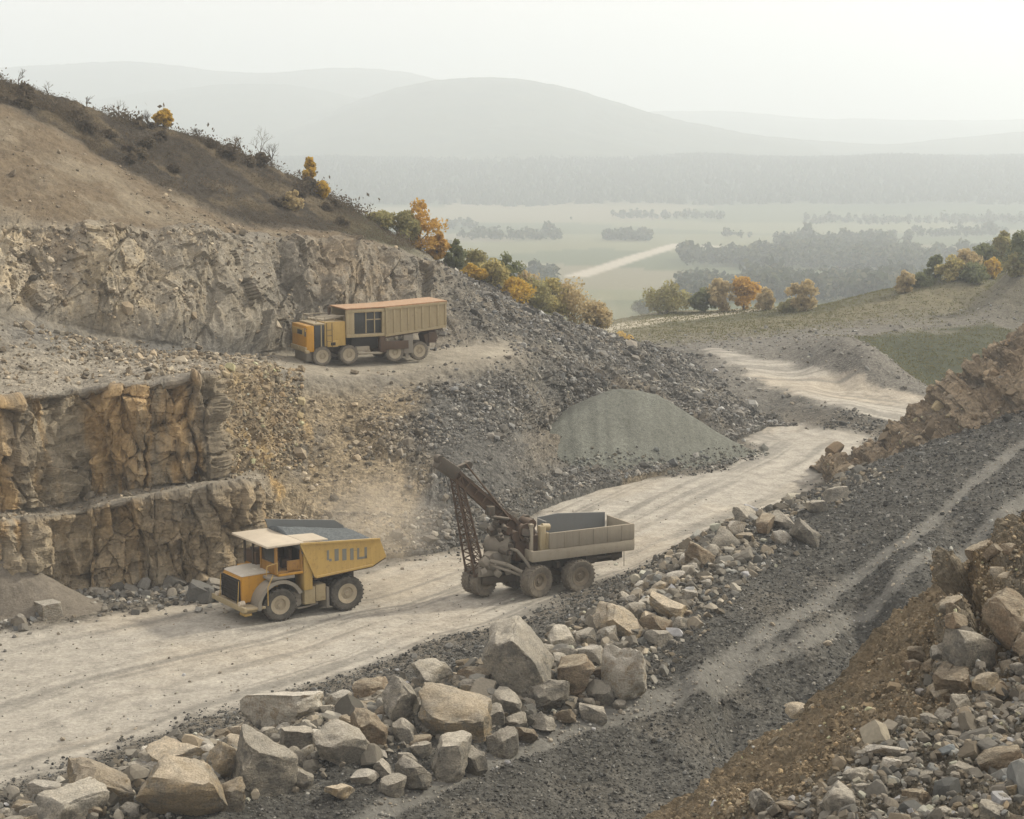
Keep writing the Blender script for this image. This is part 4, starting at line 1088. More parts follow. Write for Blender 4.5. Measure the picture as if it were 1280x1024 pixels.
def tyre_mat(name, c, d):
    t = NT(name); v = t.coord(); n = t.noise(v, 4, 6, .7)
    t.base(t.mix(t.rng(n, .3, .65, .15, .95), c, d)); t.bump(n, .2, .03); return t.m
M['tyre'] = tyre_mat("dusty_rubber", (.026, .025, .023), (.105, .096, .08))
M['dustytyre'] = tyre_mat("mud_caked_rubber", (.07, .063, .052), (.20, .175, .135))
M['dustyrim'] = paint("mud_caked_rim", (.19, .16, .115), wear=.4, dirt=.4)
M['rim'] = paint("dusty_rim", (.36, .31, .22), wear=.4, dirt=.4)
M['glass'] = paint("dirty_glass", (.03, .035, .037), rust=(.12, .11, .09), wear=.3, dirt=.2, rough=.2)

class MB:
    def __init__(s): s.bm = bmesh.new()
    def _place(s, vs, loc, rot):
        m = Matrix.Translation(loc)
        if rot: m = m @ Matrix.Rotation(rot[2], 4, 'Z') @ Matrix.Rotation(rot[1], 4, 'Y') @ Matrix.Rotation(rot[0], 4, 'X')
        bmesh.ops.transform(s.bm, matrix=m, verts=vs)
    def box(s, x0, x1, y0, y1, z0, z1, bev=.025, rot=None):
        c = ((x0+x1)/2, (y0+y1)/2, (z0+z1)/2); r = bmesh.ops.create_cube(s.bm, size=1); vs = r['verts']
        bmesh.ops.scale(s.bm, vec=(abs(x1-x0), abs(y1-y0), abs(z1-z0)), verts=vs)
        if bev:
            es = list({e for v in vs for e in v.link_edges})
            q = bmesh.ops.bevel(s.bm, geom=es, offset=min(bev, .3*min(abs(x1-x0), abs(y1-y0), abs(z1-z0))), segments=2, affect='EDGES', profile=.5)
            vs = list({v for f in q['faces'] for v in f.verts} | {v for v in vs if v.is_valid})
            vs = list({v for w_ in vs for v in s._island(w_)})
        s._place(vs, c, rot); return s
    def _island(s, v0):
        if getattr(s, '_seen', None) is not None and v0 in s._seen: return s._isl
        st, seen = [v0], {v0}
        while st:
            v = st.pop()
            for e in v.link_edges:
                w_ = e.other_vert(v)
                if w_ not in seen: seen.add(w_); st.append(w_)
        s._isl = seen; s._seen = seen; return seen
    def cyl(s, p, q, r, r2=None, seg=16, caps=True):
        p, q = Vector(p), Vector(q); d = q - p
        res = bmesh.ops.create_cone(s.bm, cap_ends=caps, segments=seg, radius1=r, radius2=r if r2 is None else r2, depth=d.length)
        bmesh.ops.transform(s.bm, matrix=Matrix.Translation((p+q)/2) @ d.to_track_quat('Z', 'Y').to_matrix().to_4x4(), verts=res['verts']); return s
    def tube(s, pts, r, seg=8):
        for a, b in zip(pts[:-1], pts[1:]): s.cyl(a, b, r, seg=seg)
        return s
    def beam(s, p, q, w, h):
        """rectangular bar from p to q"""
        p, q = Vector(p), Vector(q); d = q - p; vs = bmesh.ops.create_cube(s.bm, size=1)['verts']
        bmesh.ops.scale(s.bm, vec=(w, h, d.length), verts=vs)
        bmesh.ops.transform(s.bm, matrix=Matrix.Translation((p+q)/2) @ d.to_track_quat('Z', 'Y').to_matrix().to_4x4(), verts=vs); return s
    def prism(s, pts, y0, y1):
        """polygon in the x-z plane pushed from y0 to y1"""
        a = [s.bm.verts.new((x, y0, z)) for x, z in pts]; b = [s.bm.verts.new((x, y1, z)) for x, z in pts]; n = len(pts)
        s.bm.faces.new(a); s.bm.faces.new(b[::-1])
        for i in range(n): s.bm.faces.new((a[i], b[i], b[(i+1) % n], a[(i+1) % n]))
        return s
    def lathe(s, prof, seg=40, axis_y=True, loc=(0, 0, 0), yaw=0):
        """profile of (radius, offset along the axle)"""
        rings = []; m = Matrix.Translation(loc) @ Matrix.Rotation(yaw, 4, 'Z')
        for i in range(seg):
            a = 2 * math.pi * i / seg
            rings.append([s.bm.verts.new(m @ Vector((r * math.cos(a), o, r * math.sin(a)))) for r, o in prof])
        for i in range(seg):
            A, Bq = rings[i], rings[(i+1) % seg]
            for j in range(len(prof) - 1): s.bm.faces.new((A[j], A[j+1], Bq[j+1], Bq[j]))
        return s
    def build(s, name, mat, parent, smooth=True, loc=None):
        bmesh.ops.recalc_face_normals(s.bm, faces=s.bm.faces)
        me = bpy.data.meshes.new(name); s.bm.to_mesh(me); s.bm.free(); me.materials.append(mat)
        for p in me.polygons: p.use_smooth = smooth
        me.set_sharp_from_angle(angle=math.radians(32))
        return link(name, me, parent, loc)

def wheel(parent, x, y, r, w, side=1, yaw=0.0, rim='rim', rimr=.56, z=None, tyre='tyre'):
    """tyre with lugs as the part, rim as its sub-part; side = which way the hub faces"""
    z = r if z is None else z
    m = MB(); h = w / 2
    m.lathe([(r*rimr, -h*.8), (r*.70, -h*.98), (r*.90, -h), (r*.975, -h*.8), (r*.985, 0), (r*.975, h*.8), (r*.90, h), (r*.70, h*.98), (r*rimr, h*.8), (r*rimr, -h*.8)], 44)
    nl = 26
    for k in range(nl):
        for sd in (-1, 1):
            a = 2 * math.pi * (k + (.5 if sd > 0 else 0)) / nl
            vs = bmesh.ops.create_cube(m.bm, size=1)['verts']
            bmesh.ops.scale(m.bm, vec=(.07*r, h*.92, .085*r), verts=vs)
            bmesh.ops.transform(m.bm, matrix=Matrix.Rotation(-a, 4, 'Y') @ Matrix.Translation((r*.975, sd*h*.5, 0)) @ Matrix.Rotation(sd*.35, 4, 'X'), verts=vs)
    t = m.build("wheel", M[tyre], parent, True, (x, y, z)); t.rotation_euler = (0, 0, yaw)
    m = MB(); s = side
    m.lathe([(0.001, s*h*.70), (r*.13, s*h*.72), (r*.15, s*h*.50), (r*.33, s*h*.44), (r*.37, s*h*.74), (r*rimr*.93, s*h*.86), (r*(rimr+.02), s*h*.9), (r*(rimr+.02), -s*h*.7), (0.001, -s*h*.7)], 36)
    for k in range(10):
        a = 2 * math.pi * k / 10; m.cyl((r*.245*math.cos(a), s*h*.42, r*.245*math.sin(a)), (r*.245*math.cos(a), s*h*.56, r*.245*math.sin(a)), r*.028, seg=6)
    m.build("rim", M[rim], t)
    return t

def ground_at(x, y): return float(gz(x, y)[0])

# ------------------------------------------------------------------ yellow rigid dump truck on the haul road
def dump_truck():
    f, r_ = Vector(at_z(352, 776, 0)[:2]), Vector(at_z(437, 762, 0)[:2]); h = (f - r_).normalized(); l = Vector((-h.y, h.x))
    if l.y > 0: l = -l
    mid = (f + r_) / 2 - l * 1.75
    mid = mid + h * .22; root = empty("dump_truck", (mid.x, mid.y, ground_at(mid.x, mid.y) + .02), math.atan2(h.y, h.x)); root.scale = (1.06, 1.06, 1.0)
    tag(root, "yellow dump truck with a whitish canopy driving on the haul road below the cliff", "dump truck")
    P = root
    # chassis and axles
    m = MB()
    for y in (-.55, .55): m.box(-3.0, 3.0, y-.13, y+.13, .95, 1.35)
    for x in (-2.3, -.4, 1.0): m.box(x-.1, x+.1, -.55, .55, 1.0, 1.3)
    m.cyl((-1.9, -1.6, .95), (-1.9, 1.6, .95), .22); m.cyl((1.75, -1.3, .92), (1.75, 1.3, .92), .16)
    m.lathe([(.02, -.5), (.42, -.3), (.46, 0), (.42, .3), (.02, .5)], 20, loc=(-1.9, 0, .95))
    m.build("chassis", M['oil'], P)
    for s in (1, -1):
        wheel(P, 1.78, s*1.55, .86, .54, s, yaw=-.05)
        wheel(P, -1.9, s*1.62, .92, .50, s); wheel(P, -1.9, s*1.05, .92, .48, s)
    # nose: hood, grille
    m = MB(); m.prism([(3.52, 1.0), (3.52, 2.28), (3.40, 2.42), (1.5, 2.46), (1.5, 1.0)], -1.02, 1.02)
    bmesh.ops.bevel(m.bm, geom=m.bm.edges[:], offset=.05, segments=2, affect='EDGES')
    body = m.build("body", M['yellow'], P)
    MB().box(3.50, 3.57, -.93, .93, 1.04, 2.24).build("grille", M['dark'], P)
    m = MB()
    for k in range(9): m.box(3.565, 3.595, -.91, .91, 1.12+k*.125, 1.15+k*.125, .006)
    for y in (-.96, .96): m.box(3.53, 3.61, y-.04, y+.04, 1.06, 2.2, .012)
    m.build("grille_bars", M['dark'], P)
    m = MB(); m.prism([(3.47, 2.41), (3.3, 2.475), (2.2, 2.53), (1.46, 2.52), (1.46, 2.44), (3.4, 2.40)], -1.0, 1.0)
    m.cyl((2.3, .2, 2.5), (2.3, .2, 2.56), .16); m.build("hood", M['white'], P)
    # bumper deck
    m = MB(); m.box(2.6, 3.74, -1.75, 1.82, .80, .92); m.box(2.9, 3.6, -1.3, 1.5, .60, .80); m.box(3.62, 3.78, -1.78, 1.85, .72, 1.0)
    m.build("bumper", M['beige'], P)
    m = MB(); m.box(3.2, 3.6, .95, 1.55, .45, .60); m.build("step", M['faded'], P)
    for y in (-1.25, 1.3):
        m = MB(); m.cyl((3.66, y, 1.10), (3.78, y, 1.10), .12, seg=20); m.cyl((3.5, y, 1.10), (3.66, y, 1.10), .14, seg=20); m.build("headlight", M['cream'], P)
    # front fenders: arch over each front wheel
    for s in (1, -1):
        m = MB(); n = 14; R0, R1 = 1.06, 1.24; pts = []
        for k in range(n + 1):
            a = math.radians(-8 + 168 * k / n); pts.append((1.78 + R1*math.cos(a), .92 + R1*math.sin(a)))
        for k in range(n, -1, -1):
            a = math.radians(-8 + 168 * k / n); pts.append((1.78 + R0*math.cos(a), .92 + R0*math.sin(a)))
        m.prism(pts, s*1.02, s*1.86); m.box(1.0, 2.35, s*1.03, s*1.84, 2.2, 2.36)
        m.build("fender", M['grey' if s > 0 else 'yellow'], P)
    # deck beside the cab
    m = MB(); m.box(.55, 1.9, -1.85, 1.85, 2.37, 2.5); m.build("deck", M['yellow'], P)
    # cab (on the near side) with open windows
    m = MB()
    for x in (.62, 1.98):
        for y in (.2, 1.75): m.box(x-.07, x+.07, y-.07, y+.07, 2.5, 3.92)
    m.box(.62, 2.0, .16, 1.8, 2.5, 2.62)
    m.box(1.93, 2.03, .27, 1.68, 2.5, 3.02); m.box(.7, 1.4, 1.72, 1.8, 2.5, 3.12); m.box(.55, .66, .27, 1.68, 2.5, 3.92)
    cab = m.build("cab", M['oldyellow'], P)
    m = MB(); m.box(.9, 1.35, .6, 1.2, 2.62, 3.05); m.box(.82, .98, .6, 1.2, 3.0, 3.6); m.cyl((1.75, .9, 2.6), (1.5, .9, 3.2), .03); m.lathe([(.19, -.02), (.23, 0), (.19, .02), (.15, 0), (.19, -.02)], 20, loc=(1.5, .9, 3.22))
    m.box(1.7, 1.92, .35, 1.6, 2.62, 3.1); m.box(.68, 1.9, .24, .34, 2.62, 3.9, .01); m.build("cab_interior", M['rust'], cab)  # rusty fittings; inner wall added as dark fill for the canopy's shade
    m = MB(); m.box(.66, .70, .3, 1.66, 2.62, 3.9, .005); m.box(.7, 1.9, .3, 1.7, 3.86, 3.93, .005); m.build("cab_shade_sheet", M['dark'], cab)  # near-black sheets added inside the open cab; canopy shade put into their colour
    m = MB(); m.tube([(2.5, 1.86, .95), (2.5, 1.86, 1.9), (2.2, 1.86, 2.5)], .025); m.tube([(3.7, 1.0, .95), (3.62, 1.0, 2.2)], .022); m.tube([(3.7, -1.0, .95), (3.62, -1.0, 2.2)], .022); m.tube([(1.95, 1.82, 2.5), (1.95, 1.82, 3.1), (2.5, 1.82, 3.0), (2.55, 1.82, 2.5)], .02); m.build("handrail", M['faded'], P)
    m = MB(); m.box(1.98, 2.0, .28, 1.66, 3.04, 3.85, .005); m.build("windscreen", M['glass'], cab)
    m = MB()
    for y in (-1.7, -.75): m.box(1.9, 2.02, y-.05, y+.05, 2.46, 3.92)
    m.box(.6, .72, -1.75, -1.65, 2.5, 3.92); m.cyl((1.2, -1.1, 2.5), (1.2, -1.1, 3.5), .22, seg=18); m.cyl((1.75, -1.35, 2.5), (1.75, -1.35, 3.3), .09)
    m.build("canopy_post", M['oil'], P)
    m = MB(); m.box(.62, 1.95, -1.6, -.5, 2.52, 3.2); m.build("engine_housing", M['rust'], P)
    m = MB(); m.prism([(.50, .0), (.50, 1.0), (1.0, 1.0)], 0, .01) if False else None
    m.box(.05, .52, .9, 1.86, 1.45, 3.9); m.build("cab_rear_panel", M['faded'], P)
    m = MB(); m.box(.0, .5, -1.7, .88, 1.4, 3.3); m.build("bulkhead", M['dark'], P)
    # side gear: tank, steps, hoses
    m = MB(); m.box(-.15, .45, .95, 1.75, .65, 1.55); m.box(-.75, -.2, 1.0, 1.7, .72, 1.6); m.build("fuel_tank", M['beige'], P)
    m = MB(); m.tube([(1.0, 1.2, .75), (.7, 1.5, .45), (.2, 1.6, .5), (-.4, 1.5, .6)], .05); m.box(.5, 1.0, .8, 1.5, .9, 1.35); m.cyl((.75, 1.0, .8), (.75, 1.6, .8), .2)
    m.build("hydraulic_gear", M['grey'], P)
    for s in (1, -1): MB().box(-.92, -.78, s*.8, s*1.75, .3, 1.4, .01).build("mudguard", M['grey'], P)
    # dump body
    prof = [(.70, 3.95), (.78, 4.0), (-3.72, 3.66), (-4.1, 2.62), (-3.35, 2.25), (-.08, 2.05)]
    for s in (1, -1):
        m = MB(); y0, y1 = (1.82, 1.92) if s > 0 else (-1.92, -1.82)
        m.prism(prof if s > 0 else [(.70, 4.50), (.78, 4.58), (-3.2, 4.02), (-3.72, 3.66), (-4.1, 2.62), (-3.35, 2.25), (-.08, 2.05)], y0, y1)
        side = m.build("dump_body_side", M['faded' if s > 0 else 'blue'], P, False)
        if s > 0:
            m = MB(); m.beam((.75, 1.93, 3.96), (-3.72, 1.93, 3.64), .12, .10); m.beam((.72, 1.94, 3.9), (-.06, 1.94, 2.1), .09, .08); m.beam((-.1, 1.94, 2.09), (-3.3, 1.94, 2.28), .09, .10)
            m.build("rim_rail", M['faded'], side)
            # worn lettering: four plain strokes, a U-shape and a bar
            m = MB(); Y0, Y1 = 1.918, 1.928
            def st(x0, x1, z0, z1, sh=0): m.prism([(x0, z0), (x1, z0), (x1, z1), (x0, z1)], Y0, Y1)
            zt = lambda x: 3.70 + (x + 1.0) * .075
            for x0, x1, k0, k1 in ((-.72, -.84, -.55, -.02), (-.84, -.98, -.62, -.48), (-1.15, -1.38, -.62, .02), (-1.58, -1.82, -.62, 0), (-2.02, -2.22, -.62, 0), (-2.42, -2.54, -.52, 0), (-2.42, -2.98, -.62, -.50), (-2.84, -2.98, -.58, .02)):
                zz = zt(x0) - .28; st(x1, x0, zz + k0, zz + k1)
            m.build("lettering", M['letter'], side, False)
    m = MB(); m.prism([(-.08, 2.05), (-3.35, 2.25), (-4.1, 2.62), (-4.12, 2.50), (-3.36, 2.12), (-.08, 1.92)], -1.8, 1.8); m.build("dump_body_floor", M['rust'], P, False)
    m = MB(); m.prism([(-.08, 2.05), (.74, 4.0), (.84, 3.98), (.02, 2.03)], -1.81, 1.81); m.build("dump_body_front", M['blue'], P, False)
    # canopy over cab, with its spill lip back over the body
    m = MB(); m.box(.55, 2.55, -1.95, 1.95, 3.94, 4.06, .03); m.prism([(.56, 4.07), (-.85, 4.0), (-.85, 3.95), (.56, 3.98)], .2, 1.815); m.build("canopy", M['cream'], P)
    m = MB()
    for y in (-.9, .9): m.cyl((-.3, y*.6, 1.2), (-1.2, y*.6, 2.1), .14); 
    m.box(-2.9, -2.5, -.7, .7, 1.35, 2.1); m.build("hoist_cylinder", M['oil'], P)
    # the load
    n = 46; xs = np.linspace(.62, -3.75, n); ys = np.linspace(-1.81, 1.81, n)
    XX, YY = np.meshgrid(xs, ys); t = (xs[0] - XX) / 4.4
    ZZ = 3.75 - .45 * t + .42 * np.exp(-((YY + .9) / 1.0) ** 2) * (1 - t * .8) - .35 * (YY / 1.8) ** 4 * (YY > 0); Q = np.stack([XX, YY, ZZ], -1).reshape(-1, 3)
    Q[:, 2] += .05 * fbm(Q * 3, 4, 3)
    Q2 = Q.copy(); Q2[:, 2] = np.minimum(Q[:, 2] - .3, 2.7); idx = grid_faces(n, n)
    load = mk_mesh("gravel_load", Q, idx, [terrain_mat("load_gravel", 4.0, .4, .7, 16.0)], True, np.c_[np.tile((.13, .145, .15), (len(Q), 1)), np.full(len(Q), .6)])
    o = link("gravel_load", load); o.matrix_world = Matrix.Translation(root.location) @ Matrix.Rotation(root.rotation_euler.z, 4, 'Z')
    md = o.modifiers.new("thick", 'SOLIDIFY'); md.thickness = .35; o.scale = (1.06, 1.06, 1.0); md.offset = 0
    tag(o, "blue-grey gravel load lying in the bed of the yellow dump truck", "gravel load")
dump_truck()

# ------------------------------------------------------------------ rusty crane truck with a boarded deck
def crane_truck():
    h = Vector((-.883, -.469)); l = Vector((.469, -.883)); O = Vector((1.79, 98.69))
    P = empty("crane_truck", (O.x, O.y, ground_at(O.x, O.y) + .02), math.atan2(h.y, h.x))
    tag(P, "old grey crane truck with a rusty boom and lattice jib standing on the haul road", "crane truck")
    m = MB()
    for y in (-.55, .55): m.box(-4.4, 1.9, y-.12, y+.12, 1.35, 1.8)
    m.box(1.2, 3.9, -.45, .15, .75, 1.15); m.box(1.2, 1.9, -.5, .5, .75, 1.6)
    for x in (-3.8, -2.4, -.2, 1.2): m.box(x-.1, x+.1, -1.2, 1.2, 1.45, 1.78)
    m.cyl((1.15, -1.3, .9), (1.15, 1.3, .9), .16); m.cyl((-1.35, -1.3, .9), (-1.35, 1.3, .9), .18); m.cyl((3.72, -1.3, .8), (3.58, -.1, .8), .12)
    m.build("chassis", M['oil'], P)
    for s in (1, -1):
        wheel(P, 1.2, s*1.25, .90, .74, s, yaw=.22, rimr=.5, rim='dustyrim', tyre='dustytyre')
        wheel(P, -1.35, s*1.32, .93, .70, s, yaw=.05, rimr=.55, rim='dustyrim', tyre='dustytyre'); 
    wheel(P, 3.72, -1.12, .80, .60, 1, yaw=.30, rimr=.48, rim='dustyrim', tyre='dustytyre'); wheel(P, 3.58, -.40, .80, .60, 1, yaw=.30, rimr=.48, rim='dustyrim', tyre='dustytyre')
    # deck with its thick pale rim and the boards
    m = MB(); m.box(-4.75, 1.35, -1.42, 1.42, 2.10, 2.36, .03); m.build("deck", M['concrete'], P)
    m = MB(); m.box(-4.8, 1.62, 1.43, 1.58, 2.02, 2.62, .04); m.box(1.43, 1.62, -1.0, 1.42, 2.02, 2.62, .04); m.box(-4.8, 1.2, -1.58, -1.43, 2.02, 2.62, .04); m.box(-4.92, -4.76, -1.42, 1.42, 2.05, 2.62, .03); m.build("deck_edge", M['lgrey'], P)
    m = MB(); m.box(-4.78, .55, 1.44, 1.56, 2.63, 3.52, .02)
    for x in (-4.0, -3.1, -2.2, -1.3, -.4): m.box(x-.03, x+.03, 1.565, 1.60, 2.65, 3.5, .01)
    m.build("side_board", M['concrete'], P)
    m = MB(); m.prism([(-4.7, 2.63), (-.4, 2.63), (-.4, 3.75), (-1.6, 3.85), (-4.7, 3.62)], -1.56, -1.44); m.build("side_board", M['blue'], P, False)
    m = MB(); m.box(-.42, -.30, -1.43, -.5, 2.37, 3.70, .02); m.build("front_board", M['blue'], P)
    m = MB(); m.box(-4.90, -4.80, -1.43, 1.43, 2.63, 3.45, .02); m.build("tail_board", M['lgrey'], P)
    m = MB(); m.box(-2.6, -.6, -.8, .9, 2.37, 2.62); m.box(-1.6, -.7, -.5, .7, 2.62, 2.78); m.tube([(-.2, .9, 2.9), (-1.0, .7, 2.75), (-2.4, .5, 2.7)], .06); m.build("deck_cargo", M['lgrey'], P)
    m = MB(); m.box(-4.2, -3.5, .4, 1.3, 1.6, 2.0); m.cyl((-4.0, 1.2, 1.75), (-2.6, 1.2, 1.75), .08); m.tube([(-4.3, 1.3, 2.1), (-4.3, 1.32, 1.1)], .018); m.box(-2.6, -1.9, -1.2, 1.25, 1.55, 1.95); m.build("underbody_gear", M['oil'], P)
    # winch house and machinery, piled with rusty gear
    m = MB(); m.box(.55, 1.55, -1.0, 1.0, 2.37, 3.35); m.box(1.55, 2.2, -.85, .7, 2.0, 3.1); m.build("winch_house", M['rust'], P)
    m = MB(); m.box(1.38, 1.56, 1.06, 1.24, 2.4, 4.0, .02); m.box(1.36, 1.58, 1.02, 1.28, 3.9, 4.05, .02); m.build("post", M['lgrey'], P)
    m = MB(); m.box(.62, .98, .92, 1.3, 2.4, 3.9, .05); m.cyl((.8, 1.1, 3.85), (.35, 1.05, 3.75), .16, .2); m.box(.45, .62, 1.0, 1.35, 2.5, 3.5); m.build("control_box", M['beige'], P)
    m = MB(); r = random.Random(4)
    m.cyl((1.6, -.9, 3.55), (1.6, .9, 3.55), .36, seg=22); m.cyl((1.6, -.95, 3.55), (1.6, -.85, 3.55), .5, seg=22); m.cyl((1.6, .85, 3.55), (1.6, .95, 3.55), .5, seg=22)
    m.cyl((2.15, -.8, 3.35), (2.15, .8, 3.35), .28, seg=20); m.cyl((1.1, -.5, 3.9), (1.1, .6, 3.9), .26, seg=20); m.cyl((2.6, -.5, 3.7), (2.6, .75, 3.7), .2, seg=18)
    m.build("winch", M['rust'], P)
    m = MB()
    for k in range(44):
        x, y, z = r.uniform(.6, 3.3), r.uniform(-.9, 1.05), r.uniform(2.5, 4.15); a = r.uniform(.09, .27)
        if k % 2: m.box(x-a, x+a, y-a, y+a, z-a*.8, z+a*.8, .03, (r.uniform(-.6, .6), r.uniform(-.6, .6), r.uniform(0, 3)))
        else: m.cyl((x, y-a, z), (x+r.uniform(-.2, .2), y+a*1.5, z+r.uniform(-.1, .1)), a*.7, seg=12)
    m.build("machinery", M['oil'], P)
    m = MB()
    m.cyl((3.1, -.7, 2.75), (2.3, .55, 2.85), .52, seg=20); m.box(2.2, 3.4, -.8, .3, 1.5, 2.5, .08); m.box(3.2, 4.15, -.75, .25, 1.2, 1.75, .06)
    for k in range(20):
        x, y, z = r.uniform(2.2, 4.0), r.uniform(-.8, .6), r.uniform(1.1, 2.3); a = r.uniform(.1, .24)
        m.box(x-a, x+a, y-a, y+a, z-a, z+a, .04, (r.uniform(-.7, .7), r.uniform(-.7, .7), r.uniform(0, 3)))
    m.build("front_gear", M['grey'], P)
    m = MB(); m.tube([(2.9, .5, 2.9), (2.2, .95, 2.6), (1.7, 1.2, 1.9), (1.5, 1.25, 1.5)], .09); m.tube([(3.6, .4, 2.1), (2.8, .8, 1.9), (2.0, 1.1, 1.45)], .11); m.tube([(3.4, .5, 1.8), (2.6, .9, 1.5), (1.9, 1.0, 1.2)], .08)
    m.build("hose", M['grey'], P)
    # boom with its head
    b0, b1 = Vector((1.9, .1, 3.65)), Vector((5.75, 0, 7.2))
    m = MB(); ax = (b1 - b0).normalized(); up = Vector((-ax.z, 0, ax.x))
    for o_ in (-.24, .24):
        m.beam(b0 + up*o_*1.25, b1 + up*o_*.9, .46, .16)
    m.beam(b0, b1, .16, .62); m.tube([b0 + Vector((.4, .26, .55)), b1 + Vector((-.8, .26, .3))], .05)
    for k in range(1, 8):
        c = b0.lerp(b1, k / 8); m.beam(c - up*.3, c + up*.3, .48, .07)
    boom = m.build("boom", M['rust'], P)
    m = MB(); hd = b1
    m.box(hd.x-.45, hd.x+.85, hd.y-.32, hd.y+.32, hd.z-.22, hd.z+.48, .06, (0, -.62, 0))
    m.cyl((hd.x+.62, hd.y-.22, hd.z+.62), (hd.x+.62, hd.y+.22, hd.z+.62), .24, seg=20); m.cyl((hd.x+.25, hd.y-.26, hd.z+.15), (hd.x+.25, hd.y+.26, hd.z+.15), .26, seg=20)
    m.box(hd.x-.95, hd.x-.3, hd.y-.15, hd.y+.15, hd.z+.02, hd.z+.22, .03, (0, .3, 0)); m.cyl((hd.x-1.05, hd.y-.2, hd.z+.18), (hd.x-1.05, hd.y+.2, hd.z+.18), .2, seg=18)
    m.build("boom_head", M['oil'], boom)
    m = MB(); m.cyl((2.5, .5, 4.3), (3.6, .5, 4.55), .09); m.cyl((2.5, -.1, 3.9), (3.55, .3, 4.75), .12, seg=12); m.box(3.35, 3.75, .1, .6, 4.6, 5.1, .05); m.build("boom_ram", M['oil'], P)
    # lattice jib hanging from the boom head to the front bogie
    m = MB(); T = Vector((5.35, -.1, 6.75)); Bt = Vector((4.0, -.5, 1.3)); n = 13
    def leg(k, sx, sy):
        w_ = .30 + .24 * k / n; p = T.lerp(Bt, k / n); return p + Vector((sx*w_*.55, sy*w_, -sx*w_*.15))
    cs = [(1, 1), (1, -1), (-1, -1), (-1, 1)]
    for sx, sy in cs: m.cyl(leg(0, sx, sy), leg(n, sx, sy), .062, seg=8)
    for k in range(n):
        for q in range(4):
            a, b = cs[q], cs[(q+1) % 4]
            m.cyl(leg(k, *a), leg(k+1, *b), .032, seg=6); m.cyl(leg(k+1, *a), leg(k+1, *b), .03, seg=6)
    m.build("lattice_jib", M['rust'], P)
    m = MB(); m.tube([(6.2, 0, 7.5), (5.2, -.2, 4.6), (4.2, -.4, 1.8)], .02, 6); m.tube([(5.9, .2, 7.5), (3.6, .3, 5.9), (1.7, .3, 4.0)], .018, 6); m.build("cable", M['oil'], P)
crane_truck()

